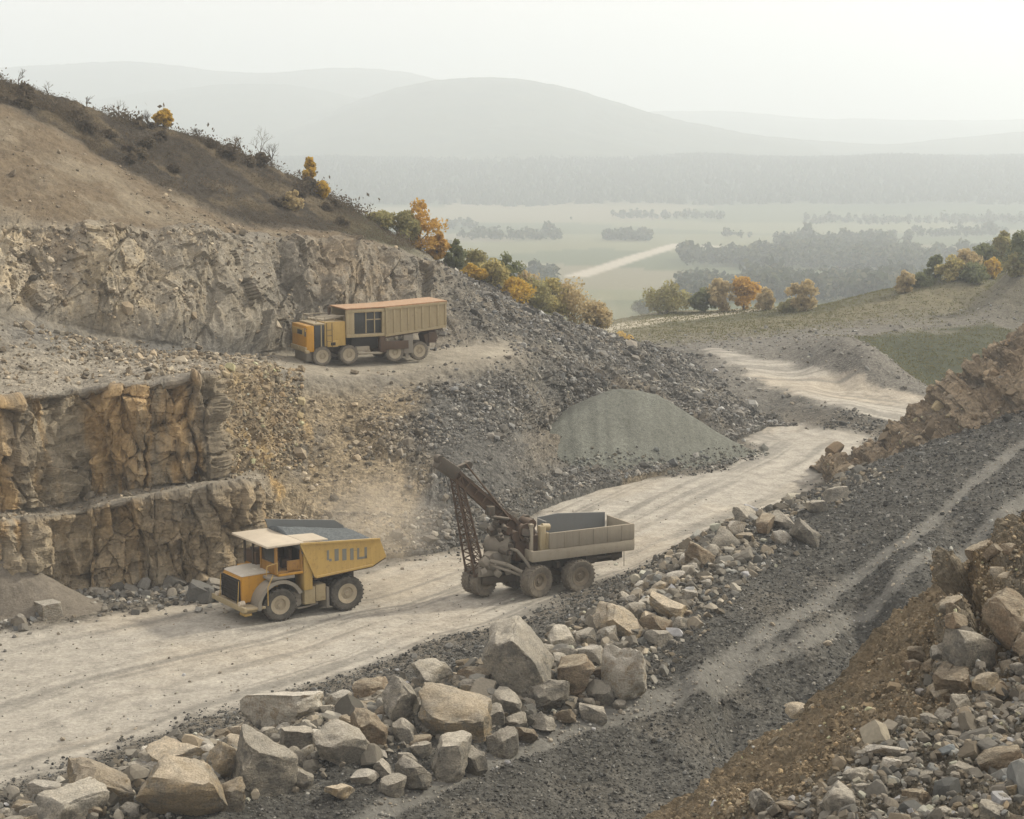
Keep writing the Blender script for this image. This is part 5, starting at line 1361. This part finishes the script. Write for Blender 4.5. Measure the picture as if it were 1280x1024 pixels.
# ------------------------------------------------------------------ long eight-wheeled truck on the upper bench
def bench_truck():
    h = Vector((-.896, -.444)); l = Vector((.444, -.896))
    # near front wheel contact seen at (405.5, 457), found on the bench
    best = None
    for Y in np.linspace(108, 146, 400):
        q = at_d(436, 458, Y); k = int(np.argmin((HL['V'][:, 0] - q[0]) ** 2 + (HL['V'][:, 1] - q[1]) ** 2)); e = abs(HL['V'][k, 2] - q[2])
        if best is None or e < best[0]: best = (e, q, HL['V'][k, 2])
    q = best[1]; O = Vector((q[0], q[1])) + h * 2.0 - l * 1.45         # local x = 0 at the first axle
    cx, cy = O.x - h.x * 4, O.y - h.y * 4
    zs = []
    for x in (0, -2, -5.5, -7.4):
        for y in (1.3, -1.3):
            w_ = O + h * x + l * y; k = int(np.argmin((HL['V'][:, 0] - w_.x) ** 2 + (HL['V'][:, 1] - w_.y) ** 2)); zs.append(HL['V'][k, 2])
    P = empty("bench_truck", (O.x, O.y, float(np.median(zs)) - .02), math.atan2(h.y, h.x))
    tag(P, "long eight-wheeled beige truck with a boxy body parked on the upper bench", "dump truck")
    m = MB()
    for y in (-.5, .5): m.box(-8.6, .8, y-.12, y+.12, .85, 1.25)
    for x in (0, -2.0, -5.5, -7.4): m.cyl((x, -1.2, .64), (x, 1.2, .64), .15); m.box(x-.5, x+.5, -.7, .7, .6, .9)
    m.build("chassis", M['oil'], P)
    for x in (0, -2.0, -5.5, -7.4):
        for s in (1, -1): wheel(P, x, s*1.32, .68, .50, s, rimr=.66, rim='rim', tyre='dustytyre')
    m = MB(); m.box(-6.5, -4.4, 1.62, 1.66, .9, 1.5) ; m.build("mudguard", M['rust'], P)
    m = MB(); m.box(-6.9, -6.15, .8, 1.6, .55, 1.9, .05); m.box(-6.55, -6.3, 1.0, 1.55, .3, 1.6, .04); m.cyl((-6.9, .9, 1.5), (-5.9, 1.4, 1.75), .14); m.build("suspension_gear", M['grey'], P)
    # low yellow cab
    m = MB(); m.box(.55, 1.15, -1.45, 1.5, 1.0, 2.85, .07); cab = m.build("cab", M['yellow'], P)
    m = MB(); m.box(1.14, 1.20, -1.3, 1.38, 2.15, 2.62, .02); m.build("windscreen", M['faded'], cab)
    m = MB(); m.box(1.19, 1.22, -.15, .8, 2.20, 2.52, .01); m.build("window", M['dark'], cab)
    m = MB(); m.box(1.13, 1.27, -1.5, 1.55, 1.02, 1.36, .03); m.cyl((1.25, .15, 1.2), (1.31, .15, 1.2), .14, seg=14); m.box(1.0, 1.3, 1.5, 1.75, .95, 1.15); m.build("bumper", M['beige'], cab)
    m = MB(); m.box(.3, 1.05, -1.2, 1.2, .30, .98, .05); m.build("front_skirt", M['grey'], P)
    m = MB(); m.box(-.2, .55, -1.4, 1.46, 1.25, 2.9, .03); m.build("side_window", M['glass'], P)
    m = MB(); m.box(-.28, .6, -1.46, 1.5, 2.86, 2.98, .03); m.box(.0, .08, 1.44, 1.52, 1.3, 2.86, .01); m.build("cab_roof", M['beige'], P)
    m = MB(); m.box(-1.78, -.22, -1.46, 1.5, 1.35, 3.06, .05); m.box(-1.2, -.4, 1.49, 1.54, 1.3, 1.75, .01); m.build("engine_cover", M['faded'], P)
    m = MB(); m.box(-1.0, -.65, 1.53, 1.56, 1.4, 1.62, .01); m.build("panel_hole", M['dark'], P)
    # rail and pipes on the cab roof
    m = MB()
    for y in (-1.3, 1.2):
        m.tube([(.3, y, 2.95), (.3, y, 3.42), (-1.8, y, 3.42), (-1.8, y, 3.0)], .04)
        for x in (-.35, -1.05): m.cyl((x, y, 3.0), (x, y, 3.42), .035, seg=8)
    m.tube([(.3, -1.3, 3.42), (.3, 1.2, 3.42)], .04)
    for k in range(5): m.cyl((.1 - .1*k, -1.0+.4*k, 3.1), (-1.7, -1.1+.45*k, 3.3), .09, seg=10)
    m.build("roof_rail", M['lgrey'], P)
    # operator cabin at the front of the body: open frame with dark panes
    m = MB(); m.box(-4.72, -1.82, -1.35, 1.6, 1.88, 2.1, .03)
    for x in (-1.9, -4.62): 
        for y in (1.5, -1.3): m.box(x-.1, x+.1, y-.1, y+.1, 2.1, 3.86, .02)
    m.box(-2.42, -2.0, 1.42, 1.58, 2.1, 3.8, .02); m.box(-4.72, -1.82, 1.45, 1.62, 3.62, 3.86, .02); m.box(-4.72, -1.82, -1.4, -1.25, 2.1, 3.86, .02)
    cb = m.build("operator_cabin", M['beige'], P)
    m = MB(); m.box(-4.5, -2.42, 1.30, 1.36, 2.12, 3.62, .01); m.build("cabin_glass", M['glass'], cb)
    m = MB()
    for x in (-3.35, -4.0): m.box(x-.04, x+.04, 1.37, 1.44, 2.12, 3.62, .01)
    m.box(-4.5, -3.3, 1.372, 1.43, 3.05, 3.12, .01); m.build("glazing_bar", M['beige'], cb)
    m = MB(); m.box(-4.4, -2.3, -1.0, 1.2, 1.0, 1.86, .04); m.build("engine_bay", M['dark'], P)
    m = MB(); m.box(-4.75, -4.35, .6, 1.62, .75, 1.86, .03); m.box(-5.0, -4.75, .9, 1.5, .7, 1.5, .03); m.build("side_bracket", M['rust'], P)
    m = MB(); m.cyl((-2.7, 1.5, .75), (-4.5, 1.5, .68), .09, seg=12); m.box(-3.6, -2.6, .9, 1.45, .9, 1.2, .03); m.build("exhaust_pipe", M['lgrey'], P)
    m = MB()
    for z in (1.3, 1.7, 2.1, 2.5): m.cyl((-.75, 1.53, z), (-.35, 1.53, z), .018, seg=6)
    for x in (-.75, -.35): m.cyl((x, 1.55, 1.0), (x, 1.55, 3.0), .022, seg=6)
    m.build("ladder", M['oil'], P)
    m = MB(); m.tube([(1.1, 1.5, 2.6), (1.35, 1.75, 2.75), (1.35, 1.75, 2.2)], .02); m.box(1.3, 1.36, 1.68, 1.9, 2.15, 2.5, .01); m.build("mirror", M['oil'], P)
    m = MB(); m.cyl((-1.5, -1.0, 3.0), (-1.5, -1.0, 3.9), .1); m.build("exhaust_stack", M['rust'], P)
    # dump body: ribbed sides, flat worn cover
    m = MB(); m.prism([(-4.73, 1.86), (-4.73, 3.88), (-9.5, 4.12), (-9.5, 2.42), (-9.2, 2.30)], 1.50, 1.62); side = m.build("body_side", M['beige'], P, False)
    m = MB()
    for x in (-4.82, -5.4, -5.95, -6.5, -7.05, -7.6, -8.2, -8.8, -9.4):
        z0 = 1.95 + (-4.73 - x) * .11; z1 = 3.86 + (-4.73 - x) * .05; m.box(x-.06, x+.06, 1.62, 1.70, z0, z1, .015)
    m.beam((-4.7, 1.66, 3.82), (-9.5, 1.66, 4.06), .12, .16); m.beam((-4.7, 1.66, 1.92), (-9.4, 1.66, 2.36), .12, .16)
    m.build("body_rib", M['beige'], side)
    m = MB(); m.prism([(-4.73, 1.86), (-4.73, 3.88), (-9.5, 4.12), (-9.5, 2.42), (-9.2, 2.30)], -1.5, -1.38); m.build("body_side", M['beige'], P, False)
    m = MB(); m.prism([(-4.74, 1.84), (-9.2, 2.28), (-9.2, 2.16), (-4.74, 1.72)], -1.37, 1.49); m.build("body_floor", M['rust'], P, False)
    m = MB(); m.prism([(-9.5, 4.1), (-9.5, 2.42), (-9.4, 2.42), (-9.4, 4.1)], -1.37, 1.49); m.build("tail_board", M['beige'], P, False)
    m = MB(); m.prism([(-1.75, 3.87), (-4.7, 3.90), (-9.52, 4.14), (-9.52, 4.22), (-4.7, 3.98), (-1.75, 3.95)], -1.52, 1.66); m.build("body_cover", M['rusttop'], P, False)
    m = MB(); m.box(-8.9, -7.9, .2, 1.3, 1.3, 1.95, .04, (0, .3, 0)); m.box(-8.8, -8.2, 1.0, 1.4, 1.2, 2.0, .03); m.build("rear_bracket", M['rust'], P)
bench_truck()
# ------------------------------------------------------------------ trees, shrubs, grass
def leaf_mat(name, c1, c2, c3=None):
    t = NT(name); v = t.coord(); n = t.noise(v, 1.3, 4, .6); gi = t.n("ObjectInfo")
    g = t.n("NewGeometry")
    c = t.mix(t.rng(n, .35, .65, 0, 1), c1, c2)
    c = t.mix(t.rng(g.outputs["Random Per Island"], .55, 1, 0, .8), c, c3 or c2)
    t.base(t.scale(c, t.rng(g.outputs["Random Per Island"], 0, 1, .7, 1.3)))
    t.b.inputs["Specular IOR Level"].default_value = .1
    tr = t.n("BsdfTranslucent"); ms = t.n("MixShader"); ms.inputs[0].default_value = .5; t.l(t.b.inputs["Base Color"].links[0].from_socket, tr.inputs[0])
    t.l(t.b.outputs[0], ms.inputs[1]); t.l(tr.outputs[0], ms.inputs[2]); t.l(ms.outputs[0], t.t.nodes["Material Output"].inputs[0])
    return t.m
LEAF = {
 'gold': leaf_mat("golden_leaves", (.52, .36, .07), (.58, .42, .10), (.44, .28, .05)),
 'orange': leaf_mat("orange_leaves", (.50, .30, .07), (.56, .37, .10), (.40, .26, .08)),
 'tan': leaf_mat("tan_leaves", (.46, .37, .21), (.52, .43, .25), (.40, .32, .17)),
 'olive': leaf_mat("olive_leaves", (.29, .27, .13), (.36, .32, .15), (.23, .23, .11)),
 'green': leaf_mat("green_leaves", (.17, .19, .10), (.23, .24, .12), (.14, .16, .09)),
 'pale': leaf_mat("pale_yellow_leaves", (.42, .36, .16), (.36, .33, .14), (.48, .39, .17)),
 'scrub': leaf_mat("dry_scrub", (.105, .085, .06), (.145, .118, .08), (.078, .064, .05)),
 'dull': leaf_mat("dull_brown_leaves", (.14, .115, .08), (.18, .148, .10), (.11, .092, .065)),
 'forest': leaf_mat("far_conifers", (.03, .045, .03), (.05, .065, .04), (.07, .075, .045)),
 'wood': leaf_mat("hazy_wood", (.055, .072, .045), (.085, .095, .055), (.12, .11, .065)),
}
def bark():
    t = NT("bark"); v = t.coord(); t.base(t.mix(t.rng(t.noise(t.stretch(v, 4, 4, 1), 3, 5, .7), .3, .7, 0, 1), (.06, .05, .04), (.13, .11, .09))); return t.m
BARK = bark()

def quads(P, N, sx, sy, rng):
    """a leaf-sized quad at every point"""
    n = len(P); a = rng.normal(size=(n, 3)); a -= N * (a * N).sum(1, keepdims=True); a /= np.linalg.norm(a, axis=1, keepdims=True); b = np.cross(N, a)
    V = np.stack([P - a*sx[:, None] - b*sy[:, None]*.2, P + a*sx[:, None]*.1 - b*sy[:, None], P + a*sx[:, None] + b*sy[:, None]*.2, P - a*sx[:, None]*.1 + b*sy[:, None]], 1).reshape(-1, 3)
    return V, np.arange(4 * n).reshape(n, 4)

def crown_mesh(name, seed, h, w, lo, n, leaf, mat, round_=1.0):
    """uneven clumped crown from height lo to h, half width w"""
    rng = np.random.default_rng(seed); nc = 26
    c = []
    while len(c) < nc:
        u = rng.uniform(-1, 1, 3)
        if np.linalg.norm(u) < 1: c.append(u)
    c = np.array(c); zt = (c[:, 2] + 1) / 2
    taper = np.clip(1.15 - round_ * np.abs(zt - .42) * 1.25, .25, 1)
    C = np.stack([c[:, 0] * w * taper, c[:, 1] * w * taper, lo + (h - lo) * zt], -1)
    R = rng.uniform(.26, .52, nc) * w
    k = rng.integers(0, nc, n); d = rng.normal(size=(n, 3)); d /= np.linalg.norm(d, axis=1, keepdims=True)
    P = C[k] + d * (R[k] * rng.uniform(.35, 1.08, n) ** .6)[:, None] * np.array([1, 1, .85])
    P[:, 2] = np.clip(P[:, 2], lo * .5, None)
    N = d * .6 + rng.normal(size=(n, 3)) * .6; N /= np.linalg.norm(N, axis=1, keepdims=True)
    s = leaf * np.exp(rng.normal(size=n) * .3)
    V, Fc = quads(P, N, s, s * rng.uniform(.5, .9, n), rng)
    return mk_mesh(name, V, Fc, [mat], True), C

def limbs_mesh(seed, h, w, C, r0):
    rng = random.Random(seed); m = MB()
    top = Vector((rng.uniform(-.1, .1)*w, rng.uniform(-.1, .1)*w, h*.78)); pts = [Vector((0, 0, -.3)), Vector((rng.uniform(-.05, .05)*h, 0, h*.25)), Vector((rng.uniform(-.06, .06)*h, rng.uniform(-.05, .05)*h, h*.5)), top]
    for k in range(3): m.cyl(pts[k], pts[k+1], r0*(1-.27*k), r0*(.73-.27*k), 8)
    for c in C[::2]:
        c = Vector(c); f = min(.9, max(.15, c.z / h * .55)); b = pts[0].lerp(top, f); mid = b.lerp(c, .55) + Vector((0, 0, .05*h))
        m.cyl(b, mid, r0*.38, r0*.22, 6); m.cyl(mid, c, r0*.22, r0*.06, 5)
    bmesh.ops.recalc_face_normals(m.bm, faces=m.bm.faces); me = bpy.data.meshes.new("trunk"); m.bm.to_mesh(me); m.bm.free(); me.materials.append(BARK); return me

def bare_mesh(seed, h, spread=.5, r0=.05):
    rng = random.Random(seed); m = MB()
    def grow(p, d, L, r, lev):
        q = p + d * L; m.cyl(p, q, r, r*.6, 5 if lev else 7)
        if lev >= 4: return
        for k in range(3 if lev < 3 else 2):
            a = Vector((rng.gauss(0, 1), rng.gauss(0, 1), rng.gauss(.35, .6))).normalized(); nd = (d * (1 - spread * .75) + a * spread).normalized()
            grow(p.lerp(q, rng.uniform(.55, 1)), nd, L * rng.uniform(.55, .8), r*.55, lev + 1)
    for s in range(rng.choice([1, 2, 3])): grow(Vector((rng.uniform(-.1, .1), rng.uniform(-.1, .1), -.1)), Vector((rng.uniform(-.2, .2), rng.uniform(-.2, .2), 1)).normalized(), h*.36, r0, 0)
    bmesh.ops.recalc_face_normals(m.bm, faces=m.bm.faces); me = bpy.data.meshes.new("branches"); m.bm.to_mesh(me); m.bm.free(); me.materials.append(BARK); return me

CR = {}
def tree(name, base, hpx, wpx, kind, label, seed, group=None, lo=.12, round_=1.0, cat="tree", n=2600, leaf=None):
    d = base[1] * CP + (CZ - base[2]) * SP; h, w = hpx * d / F, wpx * d / F / 2 * 1.0
    root = empty(name, (base[0], base[1], base[2] - .1), random.Random(seed).uniform(0, 6)); tag(root, label, cat, group)
    me, C = crown_mesh("crown", seed, h, w, h * lo, n, leaf or max(.08, d * .00075), LEAF[kind], round_)
    link("crown", me, root); link("trunk", limbs_mesh(seed, h, w, C, max(.05, h * .028)), root)
    return root
def bare(base, hpx, label, seed, group=None, name="bare_shrub"):
    d = base[1] * CP + (CZ - base[2]) * SP
    root = empty(name, (base[0], base[1], base[2]), seed); tag(root, label, "shrub" if hpx < 40 else "tree", group)
    link("branches", bare_mesh(seed, hpx * d / F, .5, max(.02, d * .00034)), root)
    return root
    rng = np.random.default_rng(seed); h = hpx * d / F; n = 70
    P = rng.normal(size=(n, 3)) * np.array([.22, .22, .2]) * h + np.array([0, 0, .62 * h]); N = rng.normal(size=(n, 3)); N /= np.linalg.norm(N, axis=1, keepdims=True)
    V, Fc = quads(P, N, np.full(n, .02 + .00018 * d), np.full(n, .03), rng); link("leaves", mk_mesh("leaves", V, Fc, [LEAF['scrub']], True), root)
    return root
def sky_pt(px, back=0.0): return hill_at(px, 8.0 - back)

# hillside
for px, hp, lab, sd in [(24,22,"thin bare shrub at the very top of the hill edge",1),(60,16,"low bare shrub near the top of the hill edge",2),(108,16,"sparse bare bush below the hilltop shrubs",3),(148,27,"spreading bare shrub standing alone on the hill edge",4),(186,20,"bare bush beside the small golden bush on the hill edge",5),
                        (246,14,"small bare bush low on the hill edge, past the golden bush",6),(300,26,"thin bare sapling on the hill edge",7),(322,36,"bare leafless tree on the hill edge, in the group of three",8),(340,30,"bare tree lowest in the group of three on the hill edge",9)]:
    bare(sky_pt(px, .05), hp * 1.4, lab, sd)
tree("small_tree", sky_pt(203, .02), 22, 22, 'gold', "small golden bush on the skyline of the hill", 21, cat="bush", lo=.05)
tree("small_tree", sky_pt(386, .05), 34, 20, 'gold', "pointed golden tree on the hill edge", 22, round_=1.25)
tree("small_tree", sky_pt(400, .2), 22, 18, 'gold', "low golden bush beside the pointed golden tree", 23, cat="bush", lo=.02)
tree("bush", hill_at(367, 7.35), 27, 22, 'tan', "round tan golden bush alone in the dark scrub of the hillside", 24, cat="bush", lo=.02)
for px, dy, hp, wp, kind, lab, sd, bk in [
    (478,0,20,40,'olive',"olive bush at the hill edge before the orange tree",31,.0),(524,0,58,52,'orange',"large round orange tree on the edge of the quarry hill",32,.05),(508,0,40,34,'olive',"greenish orange bush on the uphill side of the large orange tree",33,.1),
    (548,0,36,26,'orange',"dull orange bush on the downhill side of the large orange tree",34,.05),(568,0,38,24,'green',"dark green pointed shrub after the orange trees",35,.05),(590,0,16,34,'gold',"low golden bush behind the scree crest, below the dark green shrub",36,.0),
    (612,0,36,44,'pale',"pale yellow shrub on the scree edge",37,.0),(640,0,30,48,'gold',"wide golden bush on the scree edge",38,.0),(632,0,52,44,'green',"hazy green shrub behind the wide golden bush",39,-.6),
    (668,0,36,40,'olive',"olive shrub on the scree edge past the wide golden bush",40,-.1),(690,0,52,52,'pale',"tall pale yellow shrub near the end of the scree edge",41,-.6),(716,0,56,60,'tan',"broad tan bush at the end of the shrub row",42,-.5),(742,0,44,36,'tan',"thin tan bush, last of the shrub row above the meadow path",43,-.4),
    (655,0,50,40,'tan',"tall brownish shrub behind the olive one on the scree edge",44,-.9),(592,0,44,40,'olive',"hazy olive shrub behind the dark green pointed one",45,-.8)]:
    tree("autumn_shrub" if hp < 50 else "autumn_tree", hill_at(px, 8.0 - bk), hp, wp, kind, lab, sd, "shrubs along the edge of the quarry hill", lo=.04, cat="shrub" if hp < 50 else "tree", n=2600)
# meadow edge
for px, py, hp, wp, kind, lab, sd in [
    (834,391,36,58,'olive',"round olive bush on the meadow edge, first by the far path",51),(806,392,18,26,'green',"low green bush beside the round olive bush",52),(880,390,30,30,'green',"dark green bush next to the tan tree on the meadow edge",53),
    (902,390,44,34,'tan',"tan tree beside the bright orange tree on the meadow edge",54),(930,388,48,38,'orange',"bright orange tree in the middle of the meadow edge",55),(956,388,26,26,'tan',"low tan bush right next to the bright orange tree",56),
    (1003,389,42,34,'tan',"solitary tan tree past the end of the far path",57),(984,390,16,22,'olive',"low olive bush at the foot of the solitary tan tree",58),(775,432,16,26,'gold',"little yellow bush on the rubble bank below the far path",59),(745,404,22,30,'pale',"pale bush at the start of the far path",60)]:
    tree("autumn_tree" if hp > 35 else "bush", hit(px, py), hp, wp, kind, lab, sd, lo=.05, cat="tree" if hp > 35 else "bush", n=2600)
for px, py, hp, wp, kind, lab, sd in [
    (1131,366,28,24,'tan',"small hazy tan tree standing alone on the grassy rise",61),(1168,352,34,22,'green',"thin dark tree at the start of the wood on the rise",62),(1190,350,26,34,'pale',"low pale bush in the wood on the rise",63),
    (1206,346,36,34,'tan',"brownish tree in the wood on the rise",64),(1228,343,40,38,'green',"green tree in the middle of the wood on the rise",65),(1240,348,26,20,'gold',"small yellow tree in front of the wood on the rise",66),
    (1254,338,46,36,'olive',"tall olive tree in the wood on the rise",67),(1276,336,46,40,'green',"big green tree where the wood meets the picture edge",68),(1268,345,28,30,'olive',"low olive bush under the tall trees on the rise",69),(1150,358,14,30,'green',"low green bush before the wood on the rise",70),(1215,352,20,40,'green',"low dark bush at the foot of the brownish tree",71)]:
    tree("hazy_tree" if hp > 24 else "bush", hit(px, py), hp, wp, kind, lab, sd, "trees of the wood on the rise", lo=.06, cat="tree" if hp > 24 else "bush", n=2400)

r_ = random.Random(31)
for k in range(34):
    px = r_.uniform(20, 430); s_ = r_.uniform(7.15, 7.95); hp = r_.uniform(8, 17)
    tree("dry_bush", hill_at(px, s_), hp, hp * r_.uniform(1.0, 1.7), r_.choice(['scrub', 'scrub', 'dull']), "low dry brown bush in the dark scrub of the hillside", 400 + k, "dry bushes on the dark hillside", lo=.02, cat="bush", n=700)
# dry scrub covering the hill, one mass
def hill_scrub():
    rng = np.random.default_rng(8); V = HL['V']; s = HL['s']; px = HL['px']
    w = (HL['veg'] + .0) * (px > -60) * (px < 800) * (s < 9.2) * (.2 + sstep(-.2, .3, fbm(V * .22, 3, 5)))
    w = w + .012 * HL['soil']
    i = pick(w, 13000, 3); per = 11; n = len(i)
    hgt = np.exp(rng.normal(size=n) * .4) * np.where(HL['veg'][i] > .5, .30 + .55 * sstep(.0, .4, fbm(V[i] * .35, 3, 77)), .12)
    P = np.repeat(V[i], per, 0) + rng.normal(size=(n * per, 3)) * np.repeat(hgt, per)[:, None] * np.array([.42, .42, .0])
    P[:, 2] += rng.random(n * per) * np.repeat(hgt, per) * .6
    N = rng.normal(size=(n * per, 3)); N[:, 2] *= .4; N /= np.linalg.norm(N, axis=1, keepdims=True)
    sz = np.repeat(hgt, per) * rng.uniform(.05, .11, n * per)
    Q, Fc = quads(P, N, sz, sz * .55, rng)
    stuff("hill_scrub", mk_mesh("hill_scrub", Q, Fc, [LEAF['scrub']], True))
hill_scrub()

def meadow_grass():
    rng = np.random.default_rng(9); w = G['grass'] * (gY < 350) * (gpx > 640) * (gpx < 1340)
    i = pick(w, 14000, 4); n = len(i); per = 4
    P = np.repeat(gP[i], per, 0) + rng.normal(size=(n * per, 3)) * np.array([.25, .25, 0]); h = rng.uniform(.04, .13, n * per); P[:, 2] += h * .4
    N = rng.normal(size=(n * per, 3)); N[:, 2] *= .3; N /= np.linalg.norm(N, axis=1, keepdims=True)
    Q, Fc = quads(P, N, h, h * .6, rng)
    col = leaf_mat("meadow_grass", (.12, .12, .05), (.19, .165, .075), (.085, .10, .045))
    stuff("meadow_grass", mk_mesh("meadow_grass", Q, Fc, [col], True))
meadow_grass()

# woods of the valley, seen as masses through the haze
def wood(name, pts, h, mat, seed, per=26):
    rng = np.random.default_rng(seed); n = len(pts); H = h * np.exp(rng.normal(size=n) * .25)
    P = np.repeat(pts, per, 0); k = rng.random((n * per)); d = rng.normal(size=(n * per, 3)); d /= np.linalg.norm(d, axis=1, keepdims=True)
    Hh = np.repeat(H, per); P = P + d * (Hh * .36)[:, None] * np.array([1, 1, 1.15]) * np.sqrt(k)[:, None]; P[:, 2] += Hh * .55
    N = d * .8 + rng.normal(size=d.shape) * .5; N /= np.linalg.norm(N, axis=1, keepdims=True)
    s = Hh * rng.uniform(.7, 1.3, n * per) * (.85 / math.sqrt(per))
    Q, Fc = quads(P, N, s, s * .8, rng); stuff(name, mk_mesh(name, Q, Fc, [mat], True))
def spread(n, seed, boxes):
    rng = np.random.default_rng(seed); out = []
    for px0, px1, Y0, Y1, m in boxes:
        px = rng.uniform(px0, px1, int(n * m)); Y = DS * VS * rng.uniform(Y0, Y1, int(n * m)); x = (px - 640) / F * Y / CP
        keep = fbm(np.stack([x * .012, Y * .006, 0 * x], -1), 3, seed) > -.06
        out.append(np.stack([x[keep], Y[keep], gz(x[keep], Y[keep])], -1))
    return np.concatenate(out)
wood("valley_wood", spread(700, 3, [(850,1180,300,500,2.2),(930,1130,420,590,1.2),(1180,1500,420,520,.8),(480,690,330,400,.5)]), 8.5, LEAF['wood'], 4, 44)
wood("valley_wood", spread(420, 5, [(755,810,600,640,.4),(520,700,600,640,.4),(560,760,720,760,.4),(900,1250,640,670,.6),(620,900,800,830,.5),(1000,1400,760,800,.7),(300,560,500,540,.4)]), 7.0, LEAF['wood'], 6, 20)
# conifers of the far forest ridge
def forest():
    rng = np.random.default_rng(12); n = 24000
    px = rng.uniform(-300, 1700, n); Y = DS * VS * rng.uniform(900, 1330, n); x = (px - 640) / F * Y / CP
    k = (Y / DS / VS > 905 + 22 * vnoise(np.stack([x, Y, 0 * x], -1) * .012 / VS, 61)); x, Y = x[k], Y[k]; n = len(x); z = gz(x, Y)
    H = rng.uniform(4, 9, n) * sstep(895, 960, Y / DS)[:len(x)] if False else rng.uniform(4.5, 7, n) * 1.15; R = H * rng.uniform(.4, .65, n); seg = 6
    a = np.arange(seg) / seg * 2 * np.pi
    ring = lambda f, r: np.stack([x[:, None] + np.cos(a) * R[:, None] * r, Y[:, None] + np.sin(a) * R[:, None] * r, (z + H * f)[:, None] + 0 * a], -1)
    r1, r2 = ring(.02, 1.0), ring(.5, .62); tip = np.stack([x, Y, z + H], -1)[:, None]
    V = np.concatenate([r1, r2, tip], 1); m = V.shape[1]; j = np.arange(seg); jn = (j + 1) % seg
    f1 = np.stack([j, jn, jn + seg, j + seg], -1); f2 = np.stack([j + seg, jn + seg, np.full(seg, 2 * seg), np.full(seg, 2 * seg)], -1)
    fq = (f1[None] + (np.arange(n) * m)[:, None, None]).reshape(-1, 4)
    ft = (f2[None, :, :3] + (np.arange(n) * m)[:, None, None]).reshape(-1, 3)
    V = V.reshape(-1, 3)
    me = mk_mesh("forest", V, np.concatenate([np.c_[fq[:, :3]], np.c_[fq[:, [0, 2, 3]]], ft]), [LEAF['forest']], False)
    stuff("forest", me)
forest()

# ------------------------------------------------------------------ dust raised behind the moving truck
def dust(px, py, Y, size, dens, seed):
    c = at_d(px, py, Y); me = bpy.data.meshes.new("dust"); bm = bmesh.new(); bmesh.ops.create_icosphere(bm, subdivisions=3, radius=1.0)
    bmesh.ops.scale(bm, vec=size, verts=bm.verts); bm.to_mesh(me); bm.free()
    m = bpy.data.materials.new("road_dust"); m.use_nodes = True; nt = m.node_tree; nt.nodes.clear(); N = nt.nodes.new; L = nt.links.new
    out = N("ShaderNodeOutputMaterial"); v = N("ShaderNodeVolumePrincipled"); tc = N("ShaderNodeTexCoord")
    mp = N("ShaderNodeMapping"); mp.inputs["Scale"].default_value = tuple(1 / s for s in size); L(tc.outputs["Object"], mp.inputs[0])
    ln = N("ShaderNodeVectorMath"); ln.operation = 'LENGTH'; L(mp.outputs[0], ln.inputs[0])
    f = N("ShaderNodeMapRange"); f.interpolation_type = 'SMOOTHSTEP'; f.inputs[1].default_value = 1.0; f.inputs[2].default_value = .1; f.inputs[3].default_value = 0; f.inputs[4].default_value = 1; L(ln.outputs[1], f.inputs[0])
    nz = N("ShaderNodeTexNoise"); nz.inputs["Scale"].default_value = .45; nz.inputs["Detail"].default_value = 3; L(tc.outputs["Object"], nz.inputs["Vector"])
    g = N("ShaderNodeMapRange"); g.inputs[1].default_value = .35; g.inputs[2].default_value = .7; g.inputs[3].default_value = .1; g.inputs[4].default_value = dens; L(nz.outputs["Fac"], g.inputs[0])
    g.inputs[3].default_value = dens * .15
    mu = N("ShaderNodeMath"); mu.operation = 'MULTIPLY'; L(f.outputs[0], mu.inputs[0]); L(g.outputs[0], mu.inputs[1]); L(mu.outputs[0], v.inputs["Density"])
    v.inputs["Color"].default_value = (.93, .86, .74, 1); L(v.outputs[0], out.inputs["Volume"]); me.materials.append(m)
    o = link("dust", me, loc=c); o["kind"] = "stuff"
dust(468, 655, 101.0, (5.2, 3.4, 4.2), .20, 1)
dust(490, 735, 98.0, (3.2, 2.2, 1.6), .12, 2)
dust(740, 400, 190.0, (9, 8, 4), .05, 3)
